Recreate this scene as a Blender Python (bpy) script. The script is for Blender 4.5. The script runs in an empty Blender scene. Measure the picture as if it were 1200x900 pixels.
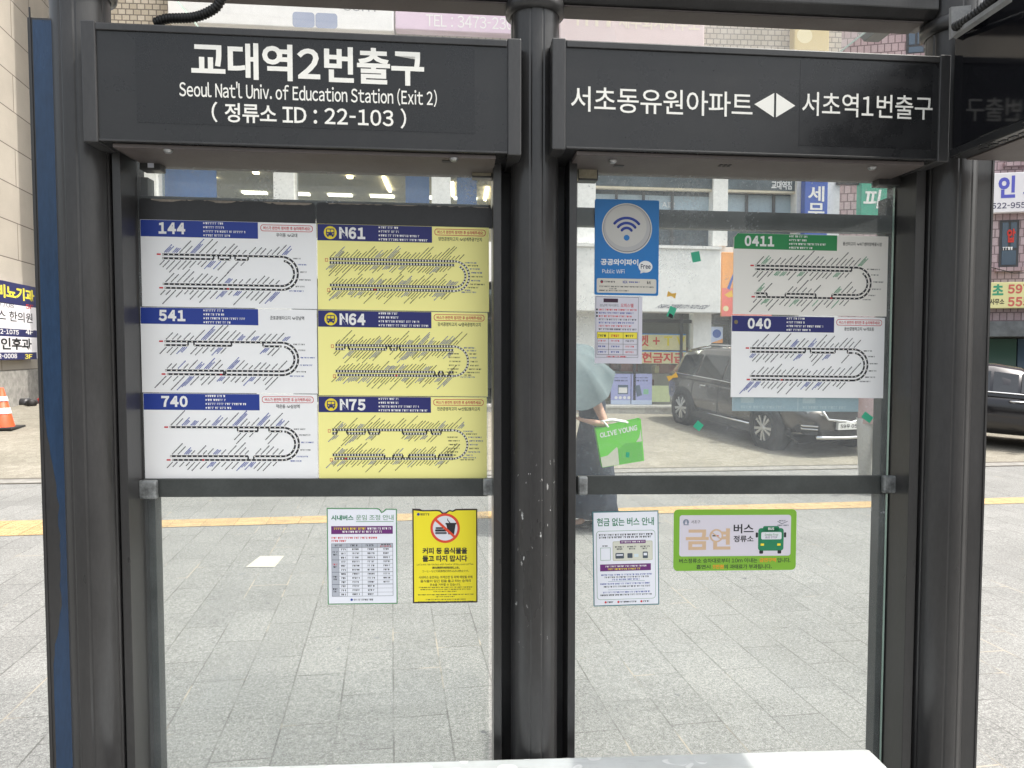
import bpy, bmesh, math, random
from mathutils import Vector, Matrix, noise as mnoise
R = math.radians
rnd = random.Random(7)
S = bpy.context.scene
COL = S.collection

# ------------------------------------------------------------------ camera, sky, sun, exposure
FPX, CH, HOR = 830.0, 1.70, 412.0            # focal length in photo pixels, eye height, horizon row
PITCH = math.atan((450 - HOR) / FPX)
cd = bpy.data.cameras.new('camera'); cam = bpy.data.objects.new('camera', cd); COL.objects.link(cam)
cd.sensor_width = 36.0; cd.lens = 36.0 * FPX / 1200.0; cd.clip_start = 0.05; cd.clip_end = 600
cam.location = (0, 0, CH); cam.rotation_euler = (R(90) - PITCH, 0, 0)
S.camera = cam
SUN_EL, SUN_AZ = R(63), R(96)
W = bpy.data.worlds.new('World'); S.world = W; W.use_nodes = True
nt = W.node_tree; bg = nt.nodes['Background']
sk = nt.nodes.new('ShaderNodeTexSky'); sk.sky_type = 'NISHITA'; sk.sun_disc = False
sk.sun_elevation = SUN_EL; sk.sun_rotation = SUN_AZ; sk.dust_density = 7.0; sk.air_density = 1.6
hsv = nt.nodes.new('ShaderNodeHueSaturation'); hsv.inputs['Saturation'].default_value = 0.4      # hazy summer sky
nt.links.new(sk.outputs[0], hsv.inputs['Color']); nt.links.new(hsv.outputs[0], bg.inputs[0]); bg.inputs[1].default_value = 0.15
sd = bpy.data.lights.new('sun', 'SUN'); sd.energy = 2.0; sd.angle = R(0.6); sd.color = (1.0, 0.95, 0.87)
sun = bpy.data.objects.new('sun', sd); COL.objects.link(sun)
sdir = Vector((math.sin(SUN_AZ) * math.cos(SUN_EL), math.cos(SUN_AZ) * math.cos(SUN_EL), math.sin(SUN_EL)))
sun.rotation_euler = sdir.to_track_quat('Z', 'Y').to_euler(); sun.location = sdir * 40
S.view_settings.view_transform = 'Standard'; S.view_settings.look = 'None'
S.view_settings.exposure = 1.17; S.view_settings.gamma = 1; S.view_settings.use_curve_mapping = False
S.cycles.max_bounces = 8; S.cycles.transparent_max_bounces = 24
S.cycles.caustics_reflective = False; S.cycles.caustics_refractive = False
try:
    S.cycles.use_denoising = True
except Exception:
    pass

# ------------------------------------------------------------------ materials
def lin(c):
    return tuple((x / 12.92 if x <= 0.04045 else ((x + 0.055) / 1.055) ** 2.4) for x in c)
def hx(h):
    h = h.lstrip('#'); return lin(tuple(int(h[i:i+2], 16) / 255 for i in (0, 2, 4)))
MATS = {}
def mat(name, col, rough=0.6, metal=0.0, emit=None, es=1.0, spec=None, coat=0.0):
    if name in MATS: return MATS[name]
    m = bpy.data.materials.new(name); m.use_nodes = True
    b = m.node_tree.nodes['Principled BSDF']
    if isinstance(col, str): col = hx(col)
    b.inputs['Base Color'].default_value = (*col, 1); b.inputs['Roughness'].default_value = rough
    b.inputs['Metallic'].default_value = metal
    if spec is not None: b.inputs['Specular IOR Level'].default_value = spec
    if coat: b.inputs['Coat Weight'].default_value = coat; b.inputs['Coat Roughness'].default_value = 0.05
    if emit: b.inputs['Emission Color'].default_value = (*hx(emit), 1); b.inputs['Emission Strength'].default_value = es
    MATS[name] = m; return m
def node(m, t, **kw):
    n = m.node_tree.nodes.new(t)
    for k, v in kw.items():
        if k in n.inputs: n.inputs[k].default_value = v
        else: setattr(n, k, v)
    return n
def lk(m, a, b): m.node_tree.links.new(a, b)
def ramp(m, fac, stops):
    r = node(m, 'ShaderNodeValToRGB'); e = r.color_ramp.elements
    while len(e) < len(stops): e.new(0.5)
    for i, (p, c) in enumerate(stops):
        e[i].position = p; e[i].color = (*c, 1) if len(c) == 3 else c
    lk(m, fac, r.inputs[0]); return r
def mix(m, fac, a, b, bt='MIX'):
    n = node(m, 'ShaderNodeMix', data_type='RGBA', blend_type=bt)
    for s, v in ((n.inputs[0], fac), (n.inputs[6], a), (n.inputs[7], b)):
        if isinstance(v, (int, float)): s.default_value = v
        elif isinstance(v, tuple): s.default_value = (*v, 1)
        else: lk(m, v, s)
    return n.outputs[2]
def coords(m, scale=(1, 1, 1), rot=(0, 0, 0), kind='Object', loc=(0, 0, 0)):
    tc = node(m, 'ShaderNodeTexCoord'); mp = node(m, 'ShaderNodeMapping')
    mp.inputs['Scale'].default_value = scale; mp.inputs['Rotation'].default_value = rot; mp.inputs['Location'].default_value = loc
    lk(m, tc.outputs[kind], mp.inputs[0]); return mp.outputs[0]
def noise(m, vec, scale, detail=3, rough=0.55):
    n = node(m, 'ShaderNodeTexNoise', Scale=scale, Detail=detail, Roughness=rough)
    if vec is not None: lk(m, vec, n.inputs['Vector'])
    return n.outputs['Fac']
def bump(m, h, strength, dist=0.002):
    b = node(m, 'ShaderNodeBump', Strength=strength, Distance=dist); lk(m, h, b.inputs['Height'])
    lk(m, b.outputs[0], m.node_tree.nodes['Principled BSDF'].inputs['Normal'])
def bsdf(m): return m.node_tree.nodes['Principled BSDF']

def dusty(name, col, rough=0.5, amount=0.25, scale=6, speck=True, metal=0.0, streak=1.0):
    """painted metal or plastic with uneven wear, dust blotches and specks"""
    if name in MATS: return MATS[name]
    m = mat(name, col, rough, metal); c = hx(col) if isinstance(col, str) else col
    v = coords(m, (1, 1, 1 / streak))
    n1 = noise(m, v, scale, 5, 0.6); n2 = noise(m, v, 160, 2)
    hi = tuple(min(1, x * (1 + amount) + 0.006 * amount) for x in c); lo = tuple(x * (1 - amount) for x in c)
    base = ramp(m, n1, [(0.3, lo), (0.7, hi)]).outputs[0]
    if speck:
        sp = ramp(m, n2, [(0.35, (0.93,) * 3), (0.65, (1.07,) * 3)]).outputs[0]
        base = mix(m, 1.0, base, sp, 'MULTIPLY')
    lk(m, base, bsdf(m).inputs['Base Color'])
    rr = ramp(m, n1, [(0.25, (max(0.05, rough - 0.1),) * 3), (0.75, (min(1, rough + 0.12),) * 3)])
    lk(m, rr.outputs[0], bsdf(m).inputs['Roughness'])
    return m

PAINT = dusty('shelter_charcoal_paint', (0.032, 0.031, 0.0315), 0.36, 0.38, 5, streak=4)
def scratched(name):
    m = dusty(name, (0.032, 0.031, 0.0315), 0.33, 0.38, 5, streak=4)
    base = bsdf(m).inputs['Base Color'].links[0].from_socket
    tc = node(m, 'ShaderNodeTexCoord'); sx = node(m, 'ShaderNodeSeparateXYZ'); lk(m, tc.outputs['Object'], sx.inputs[0])
    v = coords(m, (1, 1, 0.45)); n = noise(m, v, 75, 3, 0.6); big = noise(m, v, 9, 2)
    a = ramp(m, n, [(0.665, (0, 0, 0)), (0.68, (1, 1, 1))]).outputs[0]
    bb = ramp(m, big, [(0.52, (0, 0, 0)), (0.56, (1, 1, 1))]).outputs[0]
    mr = node(m, 'ShaderNodeMapRange'); lk(m, sx.outputs[2], mr.inputs[0])
    for i, vv in ((1, 0.86), (2, 0.92), (3, 0.0), (4, 1.0)): mr.inputs[i].default_value = vv
    mr2 = node(m, 'ShaderNodeMapRange'); lk(m, sx.outputs[2], mr2.inputs[0])
    for i, vv in ((1, 1.38), (2, 1.44), (3, 1.0), (4, 0.0)): mr2.inputs[i].default_value = vv
    f = mix(m, 1.0, a, bb, 'MULTIPLY'); f = mix(m, 1.0, f, mr.outputs[0], 'MULTIPLY'); f = mix(m, 1.0, f, mr2.outputs[0], 'MULTIPLY')
    lk(m, mix(m, f, base, (0.5, 0.5, 0.49)), bsdf(m).inputs['Base Color']); return m
POSTP = scratched('scuffed_post_paint')
for _m in (PAINT, POSTP): bsdf(_m).inputs['Coat Weight'].default_value = 0.22; bsdf(_m).inputs['Coat Roughness'].default_value = 0.16
SIGNF = dusty('sign_face_film', (0.021, 0.021, 0.022), 0.3, 0.18, 9)
SIGNV = dusty('sign_vinyl_film', (0.014, 0.014, 0.015), 0.26, 0.15, 14)
RAILM = dusty('rail_painted_steel', (0.045, 0.05, 0.048), 0.45, 0.3, 9)
STEEL = dusty('brushed_steel', (0.34, 0.34, 0.34), 0.35, 0.3, 40, metal=0.85)
UNDER = dusty('taupe_soffit', (0.10, 0.083, 0.078), 0.55, 0.12, 7)
WHITE = mat('print_white', '#eeedeb', 0.5)
BLACK = mat('print_black', '#16161a', 0.5)
LETTER = mat('sign_letter_vinyl', '#f3f1ea', 0.45)

def glass_mat(name, tint, dirt, dirtcol=(0.75, 0.77, 0.76), scale=2.5, lo=0.3, hi=0.75, refl=1.0, zfade=None):
    m = bpy.data.materials.new(name); m.use_nodes = True; N = m.node_tree.nodes
    N.remove(N['Principled BSDF']); out = N['Material Output']
    tr = node(m, 'ShaderNodeBsdfTransparent', Color=(*tint, 1)); gl = node(m, 'ShaderNodeBsdfGlossy', Roughness=0.015)
    gl.inputs[0].default_value = (refl, refl, refl, 1)
    fr = node(m, 'ShaderNodeFresnel', IOR=1.45); mx = node(m, 'ShaderNodeMixShader')
    ge = node(m, 'ShaderNodeNewGeometry'); ir = node(m, 'ShaderNodeMapRange'); lk(m, ge.outputs['Backfacing'], ir.inputs[0])
    ir.inputs[3].default_value = 1.45; ir.inputs[4].default_value = 1 / 1.45; lk(m, ir.outputs[0], fr.inputs[0])      # a single sheet reflects alike from both sides
    lk(m, fr.outputs[0], mx.inputs[0]); lk(m, tr.outputs[0], mx.inputs[1]); lk(m, gl.outputs[0], mx.inputs[2])
    df = node(m, 'ShaderNodeBsdfDiffuse', Color=(*dirtcol, 1)); tl = node(m, 'ShaderNodeBsdfTranslucent', Color=(*dirtcol, 1))
    ds = node(m, 'ShaderNodeMixShader', Fac=0.6); lk(m, df.outputs[0], ds.inputs[1]); lk(m, tl.outputs[0], ds.inputs[2])
    v = coords(m); n1 = noise(m, v, scale, 6, 0.65); n2 = noise(m, v, 90, 3, 0.7)
    a = ramp(m, n1, [(lo, (dirt * 0.35,) * 3), (hi, (dirt * 1.5,) * 3)]).outputs[0]
    b = ramp(m, n2, [(0.4, (0.88,) * 3), (0.7, (1.25,) * 3)]).outputs[0]
    f = mix(m, 1.0, a, b, 'MULTIPLY')
    if zfade:
        sx = node(m, 'ShaderNodeSeparateXYZ'); tc = node(m, 'ShaderNodeTexCoord'); lk(m, tc.outputs['Object'], sx.inputs[0])
        mr = node(m, 'ShaderNodeMapRange'); lk(m, sx.outputs[2], mr.inputs[0]); mr.inputs[1].default_value = 0.0; mr.inputs[2].default_value = 2.5
        f = mix(m, 1.0, f, ramp(m, mr.outputs[0], [(z_ / 2.5, (k_,) * 3) for z_, k_ in zfade]).outputs[0], 'MULTIPLY')     # dust varies with height, the pale veil of haze put into it
    fin = node(m, 'ShaderNodeMixShader')
    lk(m, f, fin.inputs[0]); lk(m, mx.outputs[0], fin.inputs[1]); lk(m, ds.outputs[0], fin.inputs[2])
    lk(m, fin.outputs[0], out.inputs[0]); return m
GLASS = glass_mat('dusty_shelter_glass', (0.85, 0.885, 0.865), 0.25, (0.78, 0.83, 0.86), zfade=((0.0, .95), (0.5, .62), (1.0, .58), (1.08, .72), (1.6, .8), (1.82, .9), (2.05, 1.0)))
ROOFG = glass_mat('grimy_roof_glass', (0.86, 0.88, 0.88), 0.10, (0.8, 0.79, 0.8), 1.6)
SHOPG = glass_mat('shop_window_glass', (0.82, 0.87, 0.9), 0.03)
EDGE = mat('glass_edge', (0.42, 0.58, 0.5), 0.2)

# ------------------------------------------------------------------ mesh building
WM = {}
def wmat(o): return WM.get(o.name, Matrix.Identity(4))
class MB:
    def __init__(s): s.v = []; s.f = []; s.m = []; s.mats = []
    def mi(s, m):
        if m not in s.mats: s.mats.append(m)
        return s.mats.index(m)
    def add(s, vs, fs, m):
        b = len(s.v); s.v += [tuple(p) for p in vs]; k = s.mi(m)
        for f in fs: s.f.append(tuple(b + i for i in f)); s.m.append(k)
        return s
    def poly(s, pts, m): return s.add(pts, [tuple(range(len(pts)))], m)
    def hexa(s, p, m):      # p: 8 points, 4 of one side then 4 of the opposite side in the same order
        return s.add(p, [(3, 2, 1, 0), (4, 5, 6, 7), (0, 1, 5, 4), (1, 2, 6, 5), (2, 3, 7, 6), (3, 0, 4, 7)], m)
    def box(s, c, d, m, rz=0.0, mx=None):
        hx_, hy, hz = d[0] / 2, d[1] / 2, d[2] / 2
        q = [(-hx_, -hy, -hz), (hx_, -hy, -hz), (hx_, hy, -hz), (-hx_, hy, -hz), (-hx_, -hy, hz), (hx_, -hy, hz), (hx_, hy, hz), (-hx_, hy, hz)]
        M = (mx if mx is not None else Matrix.Translation(c) @ Matrix.Rotation(rz, 4, 'Z'))
        return s.hexa([M @ Vector(p) for p in q], m)
    def tube(s, path, r, m, n=10, caps=True, ridge=None):
        path = [Vector(p) for p in path]; rings = []; b = len(s.v); up = Vector((0.12, 0.31, 0.94)).normalized()
        for i, p in enumerate(path):
            t = (path[min(i + 1, len(path) - 1)] - path[max(i - 1, 0)]).normalized()
            a = t.cross(up)
            a = a.normalized() if a.length > 1e-4 else t.orthogonal().normalized()
            c = t.cross(a); rr = r[i] if isinstance(r, (list, tuple)) else r
            for k in range(n):
                w = 2 * math.pi * k / n; s.v.append(tuple(p + (a * math.cos(w) + c * math.sin(w)) * rr))
        k0 = s.mi(m)
        for i in range(len(path) - 1):
            for k in range(n):
                s.f.append((b + i * n + k, b + i * n + (k + 1) % n, b + (i + 1) * n + (k + 1) % n, b + (i + 1) * n + k)); s.m.append(k0)
        if caps:
            s.f.append(tuple(b + k for k in range(n))[::-1]); s.m.append(k0)
            e = b + (len(path) - 1) * n; s.f.append(tuple(e + k for k in range(n))); s.m.append(k0)
        return s
    def prism(s, pts, vec, m):   # extrude a planar outline along vec
        n = len(pts); vec = Vector(vec); pts = [Vector(p) for p in pts]
        s.add(pts + [p + vec for p in pts], [tuple(range(n))[::-1], tuple(range(n, 2 * n))] + [(i, (i + 1) % n, n + (i + 1) % n, n + i) for i in range(n)], m)
        return s
    def lathe(s, prof, c, axis, m, n=28):
        axis = Vector(axis).normalized(); a = axis.orthogonal().normalized(); d = axis.cross(a); c = Vector(c); vs = []; fs = []
        for r, h in prof:
            for k in range(n):
                w = 2 * math.pi * k / n; vs.append(c + axis * h + (a * math.cos(w) + d * math.sin(w)) * r)
        for i in range(len(prof) - 1):
            for k in range(n): fs.append((i * n + k, i * n + (k + 1) % n, (i + 1) * n + (k + 1) % n, (i + 1) * n + k))
        return s.add(vs, fs, m)
    def build(s, name, parent=None, smooth=False, bevel=0.0, sub=0, origin=None):
        me = bpy.data.meshes.new(name)
        if origin is None:
            xs, ys, zs = zip(*s.v)
            origin = Vector(((min(xs) + max(xs)) / 2, (min(ys) + max(ys)) / 2, min(zs)))
        origin = Vector(origin)
        me.from_pydata([tuple(Vector(p) - origin) for p in s.v], [], s.f)
        for m in s.mats: me.materials.append(m)
        me.polygons.foreach_set('material_index', s.m)
        if smooth: me.polygons.foreach_set('use_smooth', [True] * len(me.polygons))
        me.update()
        o = bpy.data.objects.new(name, me); COL.objects.link(o); o.location = origin
        if parent is not None:
            o.parent = parent; o.matrix_parent_inverse = wmat(parent).inverted()
        WM[o.name] = Matrix.Translation(origin)
        if bevel:
            b = o.modifiers.new('bevel', 'BEVEL'); b.width = bevel; b.segments = 2; b.limit_method = 'ANGLE'; b.angle_limit = R(40)
        if sub:
            d = o.modifiers.new('sub', 'SUBSURF'); d.levels = sub; d.render_levels = sub
        return o
def tag(o, label=None, cat=None, group=None, kind=None):
    if label: o['label'] = label
    if cat: o['category'] = cat
    if group: o['group'] = group
    if kind: o['kind'] = kind
    return o
def empty(name, loc, label, cat, group=None, rz=0.0):
    o = bpy.data.objects.new(name, None); COL.objects.link(o); o.location = loc; o.rotation_euler = (0, 0, rz); o.empty_display_size = 0.1
    WM[o.name] = Matrix.Translation(Vector(loc)) @ Matrix.Rotation(rz, 4, 'Z')
    return tag(o, label, cat, group)

# ------------------------------------------------------------------ text
_fc = bpy.data.curves.new('lettering_source', 'FONT'); _fo = bpy.data.objects.new('lettering_source', _fc); COL.objects.link(_fo)
_fc.resolution_u = 3; _tc = {}
def glyph(ch, bold):
    k = (ch, bold)
    if k not in _tc:
        _fc.body = chr(ord(ch) + 0xFEE0) if '!' <= ch <= '~' else ch; _fc.offset = bold; _fc.size = 1
        me = _fo.to_mesh()
        _tc[k] = ([tuple(v.co) for v in me.vertices], [tuple(p.vertices) for p in me.polygons]); _fo.to_mesh_clear()
    return _tc[k]
def text_mesh(t, bold):
    vs, fs, x = [], [], 0.0
    for ch in t:
        if ch == ' ': x += 0.27; continue
        gv, gf = glyph(ch, bold)
        if not gv: x += 0.3; continue
        a0, a1 = min(v[0] for v in gv), max(v[0] for v in gv); b = len(vs)
        if ord(ch) < 0x2000:
            pad = 0.035 if ch.isdigit() else 0.032; w = a1 - a0
            if ch in "1": pad = 0.06
            if ch in ':()': pad = 0.07
            if ch == '-': gv = [(a0 + (v[0] - a0) * .42, v[1], 0) for v in gv]; w *= .42; pad = .06
            vs += [(v[0] - a0 + x + pad, v[1], 0) for v in gv]; x += w + 2 * pad
        else:
            vs += [(v[0] + x, v[1], 0) for v in gv]; x += 0.90
        fs += [tuple(i + b for i in f) for f in gf]
    return vs, fs

# ------------------------------------------------------------------ planes of the place, read off the photograph
SLOPE = 0.012                                  # the street falls gently to the right
class Plane:
    def __init__(s, g0, ang, slope=SLOPE):
        s.g = Vector(g0); s.a = ang; s.sl = slope
        s.ex = Vector((math.cos(ang), math.sin(ang), 0)); s.eu = Vector((s.ex.x, s.ex.y, -slope)); s.n = Vector((-math.sin(ang), math.cos(ang), 0))
    def pt(s, u, v, off=0.0):                  # off is the distance towards the viewer
        return s.g + s.eu * u + Vector((0, 0, v)) - s.n * off
    def uv(s, px, py, off=0.0):
        x, y = (px - 600) / FPX, -(py - 450) / FPX; c, p = math.cos(PITCH), math.sin(PITCH)
        d = Vector((x, c + y * p, -p + y * c)); o = Vector((0, 0, CH))
        t = ((s.g - o).dot(s.n) - off) / d.dot(s.n); P = o + d * t; u = (P - s.g).dot(s.ex)
        return u, P.z - s.g.z + s.sl * u
    def rect(s, x0, y0, x1, y1, off=0.0):      # x read at mid height, y at mid width
        xm, ym = (x0 + x1) / 2, (y0 + y1) / 2
        return s.uv(x0, ym, off)[0], s.uv(xm, y1, off)[1], s.uv(x1, ym, off)[0], s.uv(xm, y0, off)[1]
    def slab(s, mb, u0, v0, u1, v1, o0, o1, m):
        q = [(u0, v0), (u1, v0), (u1, v1), (u0, v1)]
        return mb.hexa([s.pt(u, v, o1) for u, v in q] + [s.pt(u, v, o0) for u, v in q], m)
class Panel:
    """a flat printed thing on a plane; drawing units are 0..w to the right and 0..h downwards"""
    def __init__(s, pl, rect, off, w, h, tilt=0.0):
        s.pl = pl; s.u0, s.v0, s.u1, s.v1 = rect; s.off = off; s.w, s.h = w, h; s.t = tilt
    def p(s, x, y, layer=0):
        W_, H_ = s.u1 - s.u0, s.v1 - s.v0; dx = (x / s.w - 0.5) * W_; dy = (0.5 - y / s.h) * H_
        c, n = math.cos(s.t), math.sin(s.t)
        return s.pl.pt((s.u0 + s.u1) / 2 + dx * c - dy * n, (s.v0 + s.v1) / 2 + dx * n + dy * c, s.off + layer * 0.0003)
    def rect(s, mb, x0, y0, x1, y1, m, L=1): return mb.poly([s.p(x0, y1, L), s.p(x1, y1, L), s.p(x1, y0, L), s.p(x0, y0, L)], m)
    def poly(s, mb, pts, m, L=1): return mb.poly([s.p(x, y, L) for x, y in pts], m)
    def disc(s, mb, cx, cy, r, m, L=1, n=40, r2=None, a0=0, a1=360, sy=1.0):
        if r2 is None and a1 - a0 >= 360: return s.poly(mb, [(cx + r * math.cos(2 * math.pi * k / n), cy + sy * r * math.sin(2 * math.pi * k / n)) for k in range(n)], m, L)
        r2 = r2 or 0
        for k in range(n):
            w0, w1 = R(a0 + (a1 - a0) * k / n), R(a0 + (a1 - a0) * (k + 1) / n)
            s.poly(mb, [(cx + r * math.cos(w0), cy + sy * r * math.sin(w0)), (cx + r * math.cos(w1), cy + sy * r * math.sin(w1)), (cx + r2 * math.cos(w1), cy + sy * r2 * math.sin(w1)), (cx + r2 * math.cos(w0), cy + sy * r2 * math.sin(w0))], m, L)
        return mb
    def rrect(s, mb, x0, y0, x1, y1, r, m, L=1):
        pts = []
        for cx, cy, a in ((x1 - r, y0 + r, -90), (x1 - r, y1 - r, 0), (x0 + r, y1 - r, 90), (x0 + r, y0 + r, 180)):
            pts += [(cx + r * math.cos(R(a + 15 * k)), cy + r * math.sin(R(a + 15 * k))) for k in range(7)]
        return s.poly(mb, pts, m, L)
    def line(s, mb, x0, y0, x1, y1, w, m, L=1):
        d = math.hypot(x1 - x0, y1 - y0) or 1; nx, ny = -(y1 - y0) / d * w / 2, (x1 - x0) / d * w / 2
        return s.poly(mb, [(x0 + nx, y0 + ny), (x1 + nx, y1 + ny), (x1 - nx, y1 - ny), (x0 - nx, y0 - ny)], m, L)
    def frame(s, mb, x0, y0, x1, y1, w, m, L=1):
        s.rect(mb, x0, y0, x1, y0 + w, m, L); s.rect(mb, x0, y1 - w, x1, y1, m, L); s.rect(mb, x0, y0 + w, x0 + w, y1 - w, m, L); s.rect(mb, x1 - w, y0 + w, x1, y1 - w, m, L)
    def text(s, mb, t, x0, y0, x1, y1, m, L=2, bold=0.0, shear=0.0, keep=False):
        vs, fs = text_mesh(t, bold)
        if not vs: return mb
        ax, bx = min(v[0] for v in vs), max(v[0] for v in vs); ay, by = min(v[1] for v in vs), max(v[1] for v in vs)
        kx = (x1 - x0) / (bx - ax); ky = (y1 - y0) / (by - ay)
        if keep: k = min(kx, ky); x0 += ((x1 - x0) - k * (bx - ax)) / 2; y0 += ((y1 - y0) - k * (by - ay)) / 2; kx = ky = k
        return mb.add([s.p(x0 + (v[0] - ax) * kx + shear * (v[1] - ay) * ky, y0 + (by - v[1]) * ky, L) for v in vs], fs, m)
    def words(s, mb, x0, y0, x1, h, m, L=2, rr=None, fill=1.0):
        """a line too small to read in the photograph: glyph-sized marks with word gaps"""
        rr = rr or rnd; x = x0; gap = rr.randint(2, 5); e = x0 + (x1 - x0) * fill
        while x < e - h * 0.3:
            w = h * rr.uniform(0.5, 0.95); q = rr.random()
            s.rect(mb, x, y0 + h * 0.08, min(x + w, e), y0 + h * (0.3 if q < .6 else 0.45), m, L)
            s.rect(mb, x + w * 0.2, y0 + h * 0.45, min(x + w * (0.55 if q < .5 else .9), e), y0 + h * 0.98, m, L)
            x += w + h * 0.14; gap -= 1
            if gap <= 0: x += h * 0.4; gap = rr.randint(2, 5)
    def slanted(s, mb, x, y, n, h, m, up, L=2, rr=None, ang=45):
        """a slanted stop name starting at the line (up) or ending at it (down)"""
        a = R(ang); dx, dy = math.cos(a), -math.sin(a); sg = 1 if up else -1
        for k in range(n):
            c0 = (k + 0.1) * h * 0.92; c1 = (k + 0.88) * h * 0.92
            w = h * (rr.uniform(0.22, 0.32) if ang == 45 else rr.uniform(.26, .37))
            x0, y0, x1, y1 = x + sg * dx * c0, y + sg * dy * c0, x + sg * dx * c1, y + sg * dy * c1
            s.line(mb, x0, y0, x1, y1, w * 2, m, L)
    def sheet(s, mb, th, m, edge=None, outline=None):
        """the sheet itself, of thickness th behind its face"""
        o = outline or [(0, 0), (0, s.h), (s.w, s.h), (s.w, 0)]
        f = [s.p(x, y) for x, y in o]; bk = [p + s.pl.n * th for p in f]; n = len(f)
        mb.add(f, [tuple(range(n))], m); mb.add(bk, [tuple(range(n))[::-1]], edge or m)
        mb.add(f + bk, [(i, n + i, n + (i + 1) % n, (i + 1) % n) for i in range(n)], edge or m)
        return mb

SH = Plane((0, 2.16, 0), R(4))                # glass plane of the shelter
FA = Plane((0, 16.2, 0), R(4))                # shop front
BB = Plane((12.5, 19.0, 0), R(-12), 0.0)      # brick building on the right
LW = Plane((-10.8, 15.5, 0), R(103.5), 0.0)   # stone clad wall on the left
PHI = R(9.7); PAVE0 = Vector((3.07, 10.2, 0)); PN = Vector((-math.sin(PHI), math.cos(PHI), 0)); PE = Vector((math.cos(PHI), math.sin(PHI), 0))
def gz(x, y):
    t = (Vector((x, y, 0)) - PAVE0).dot(PN)
    return -SLOPE * x + 0.055 * min(max(t, 0), 9)
def gpt(px, py):                              # the ground point seen at a pixel
    x, y = (px - 600) / FPX, -(py - 450) / FPX; c, p = math.cos(PITCH), math.sin(PITCH)
    d = Vector((x, c + y * p, -p + y * c)); t = 1.0
    for _ in range(150):
        P = Vector((0, 0, CH)) + d * t; t += (P.z - gz(P.x, P.y)) * 1.5
    return Vector((0, 0, CH)) + d * t

# ------------------------------------------------------------------ the ground
def gp(s, t, dz=0.0):
    P = PAVE0 + PE * s + PN * t; return Vector((P.x, P.y, gz(P.x, P.y) + dz))
def strip_mesh(name, m, ts, s0, s1, dz, ns=2, drop=None):
    mb = MB(); ss = [s0 + (s1 - s0) * i / ns for i in range(ns + 1)]
    vs = [gp(s, t, dz + (drop(t) if drop else 0)) for t in ts for s in ss]; n = len(ss)
    fs = [(i * n + j, i * n + j + 1, (i + 1) * n + j + 1, (i + 1) * n + j) for i in range(len(ts) - 1) for j in range(ns)]
    mb.add(vs, fs, m); return tag(mb.build(name, origin=(0, 0, 0)), kind='structure')
def street_vec(m, scale=1.0):      # ground coordinates turned to follow the pavement
    return coords(m, (scale,) * 3, (0, 0, -PHI), loc=(0, 0, 0))

ASPH = mat('asphalt', (0.06, 0.06, 0.06), 0.9)
v = coords(ASPH); n = noise(ASPH, v, 60, 4); n2 = noise(ASPH, v, 0.6, 4)
lk(ASPH, mix(ASPH, 1.0, ramp(ASPH, n, [(0.3, (0.04,) * 3), (0.7, (0.085,) * 3)]).outputs[0], ramp(ASPH, n2, [(0.3, (0.8,) * 3), (0.7, (1.2,) * 3)]).outputs[0], 'MULTIPLY'), bsdf(ASPH).inputs[0])

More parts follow.
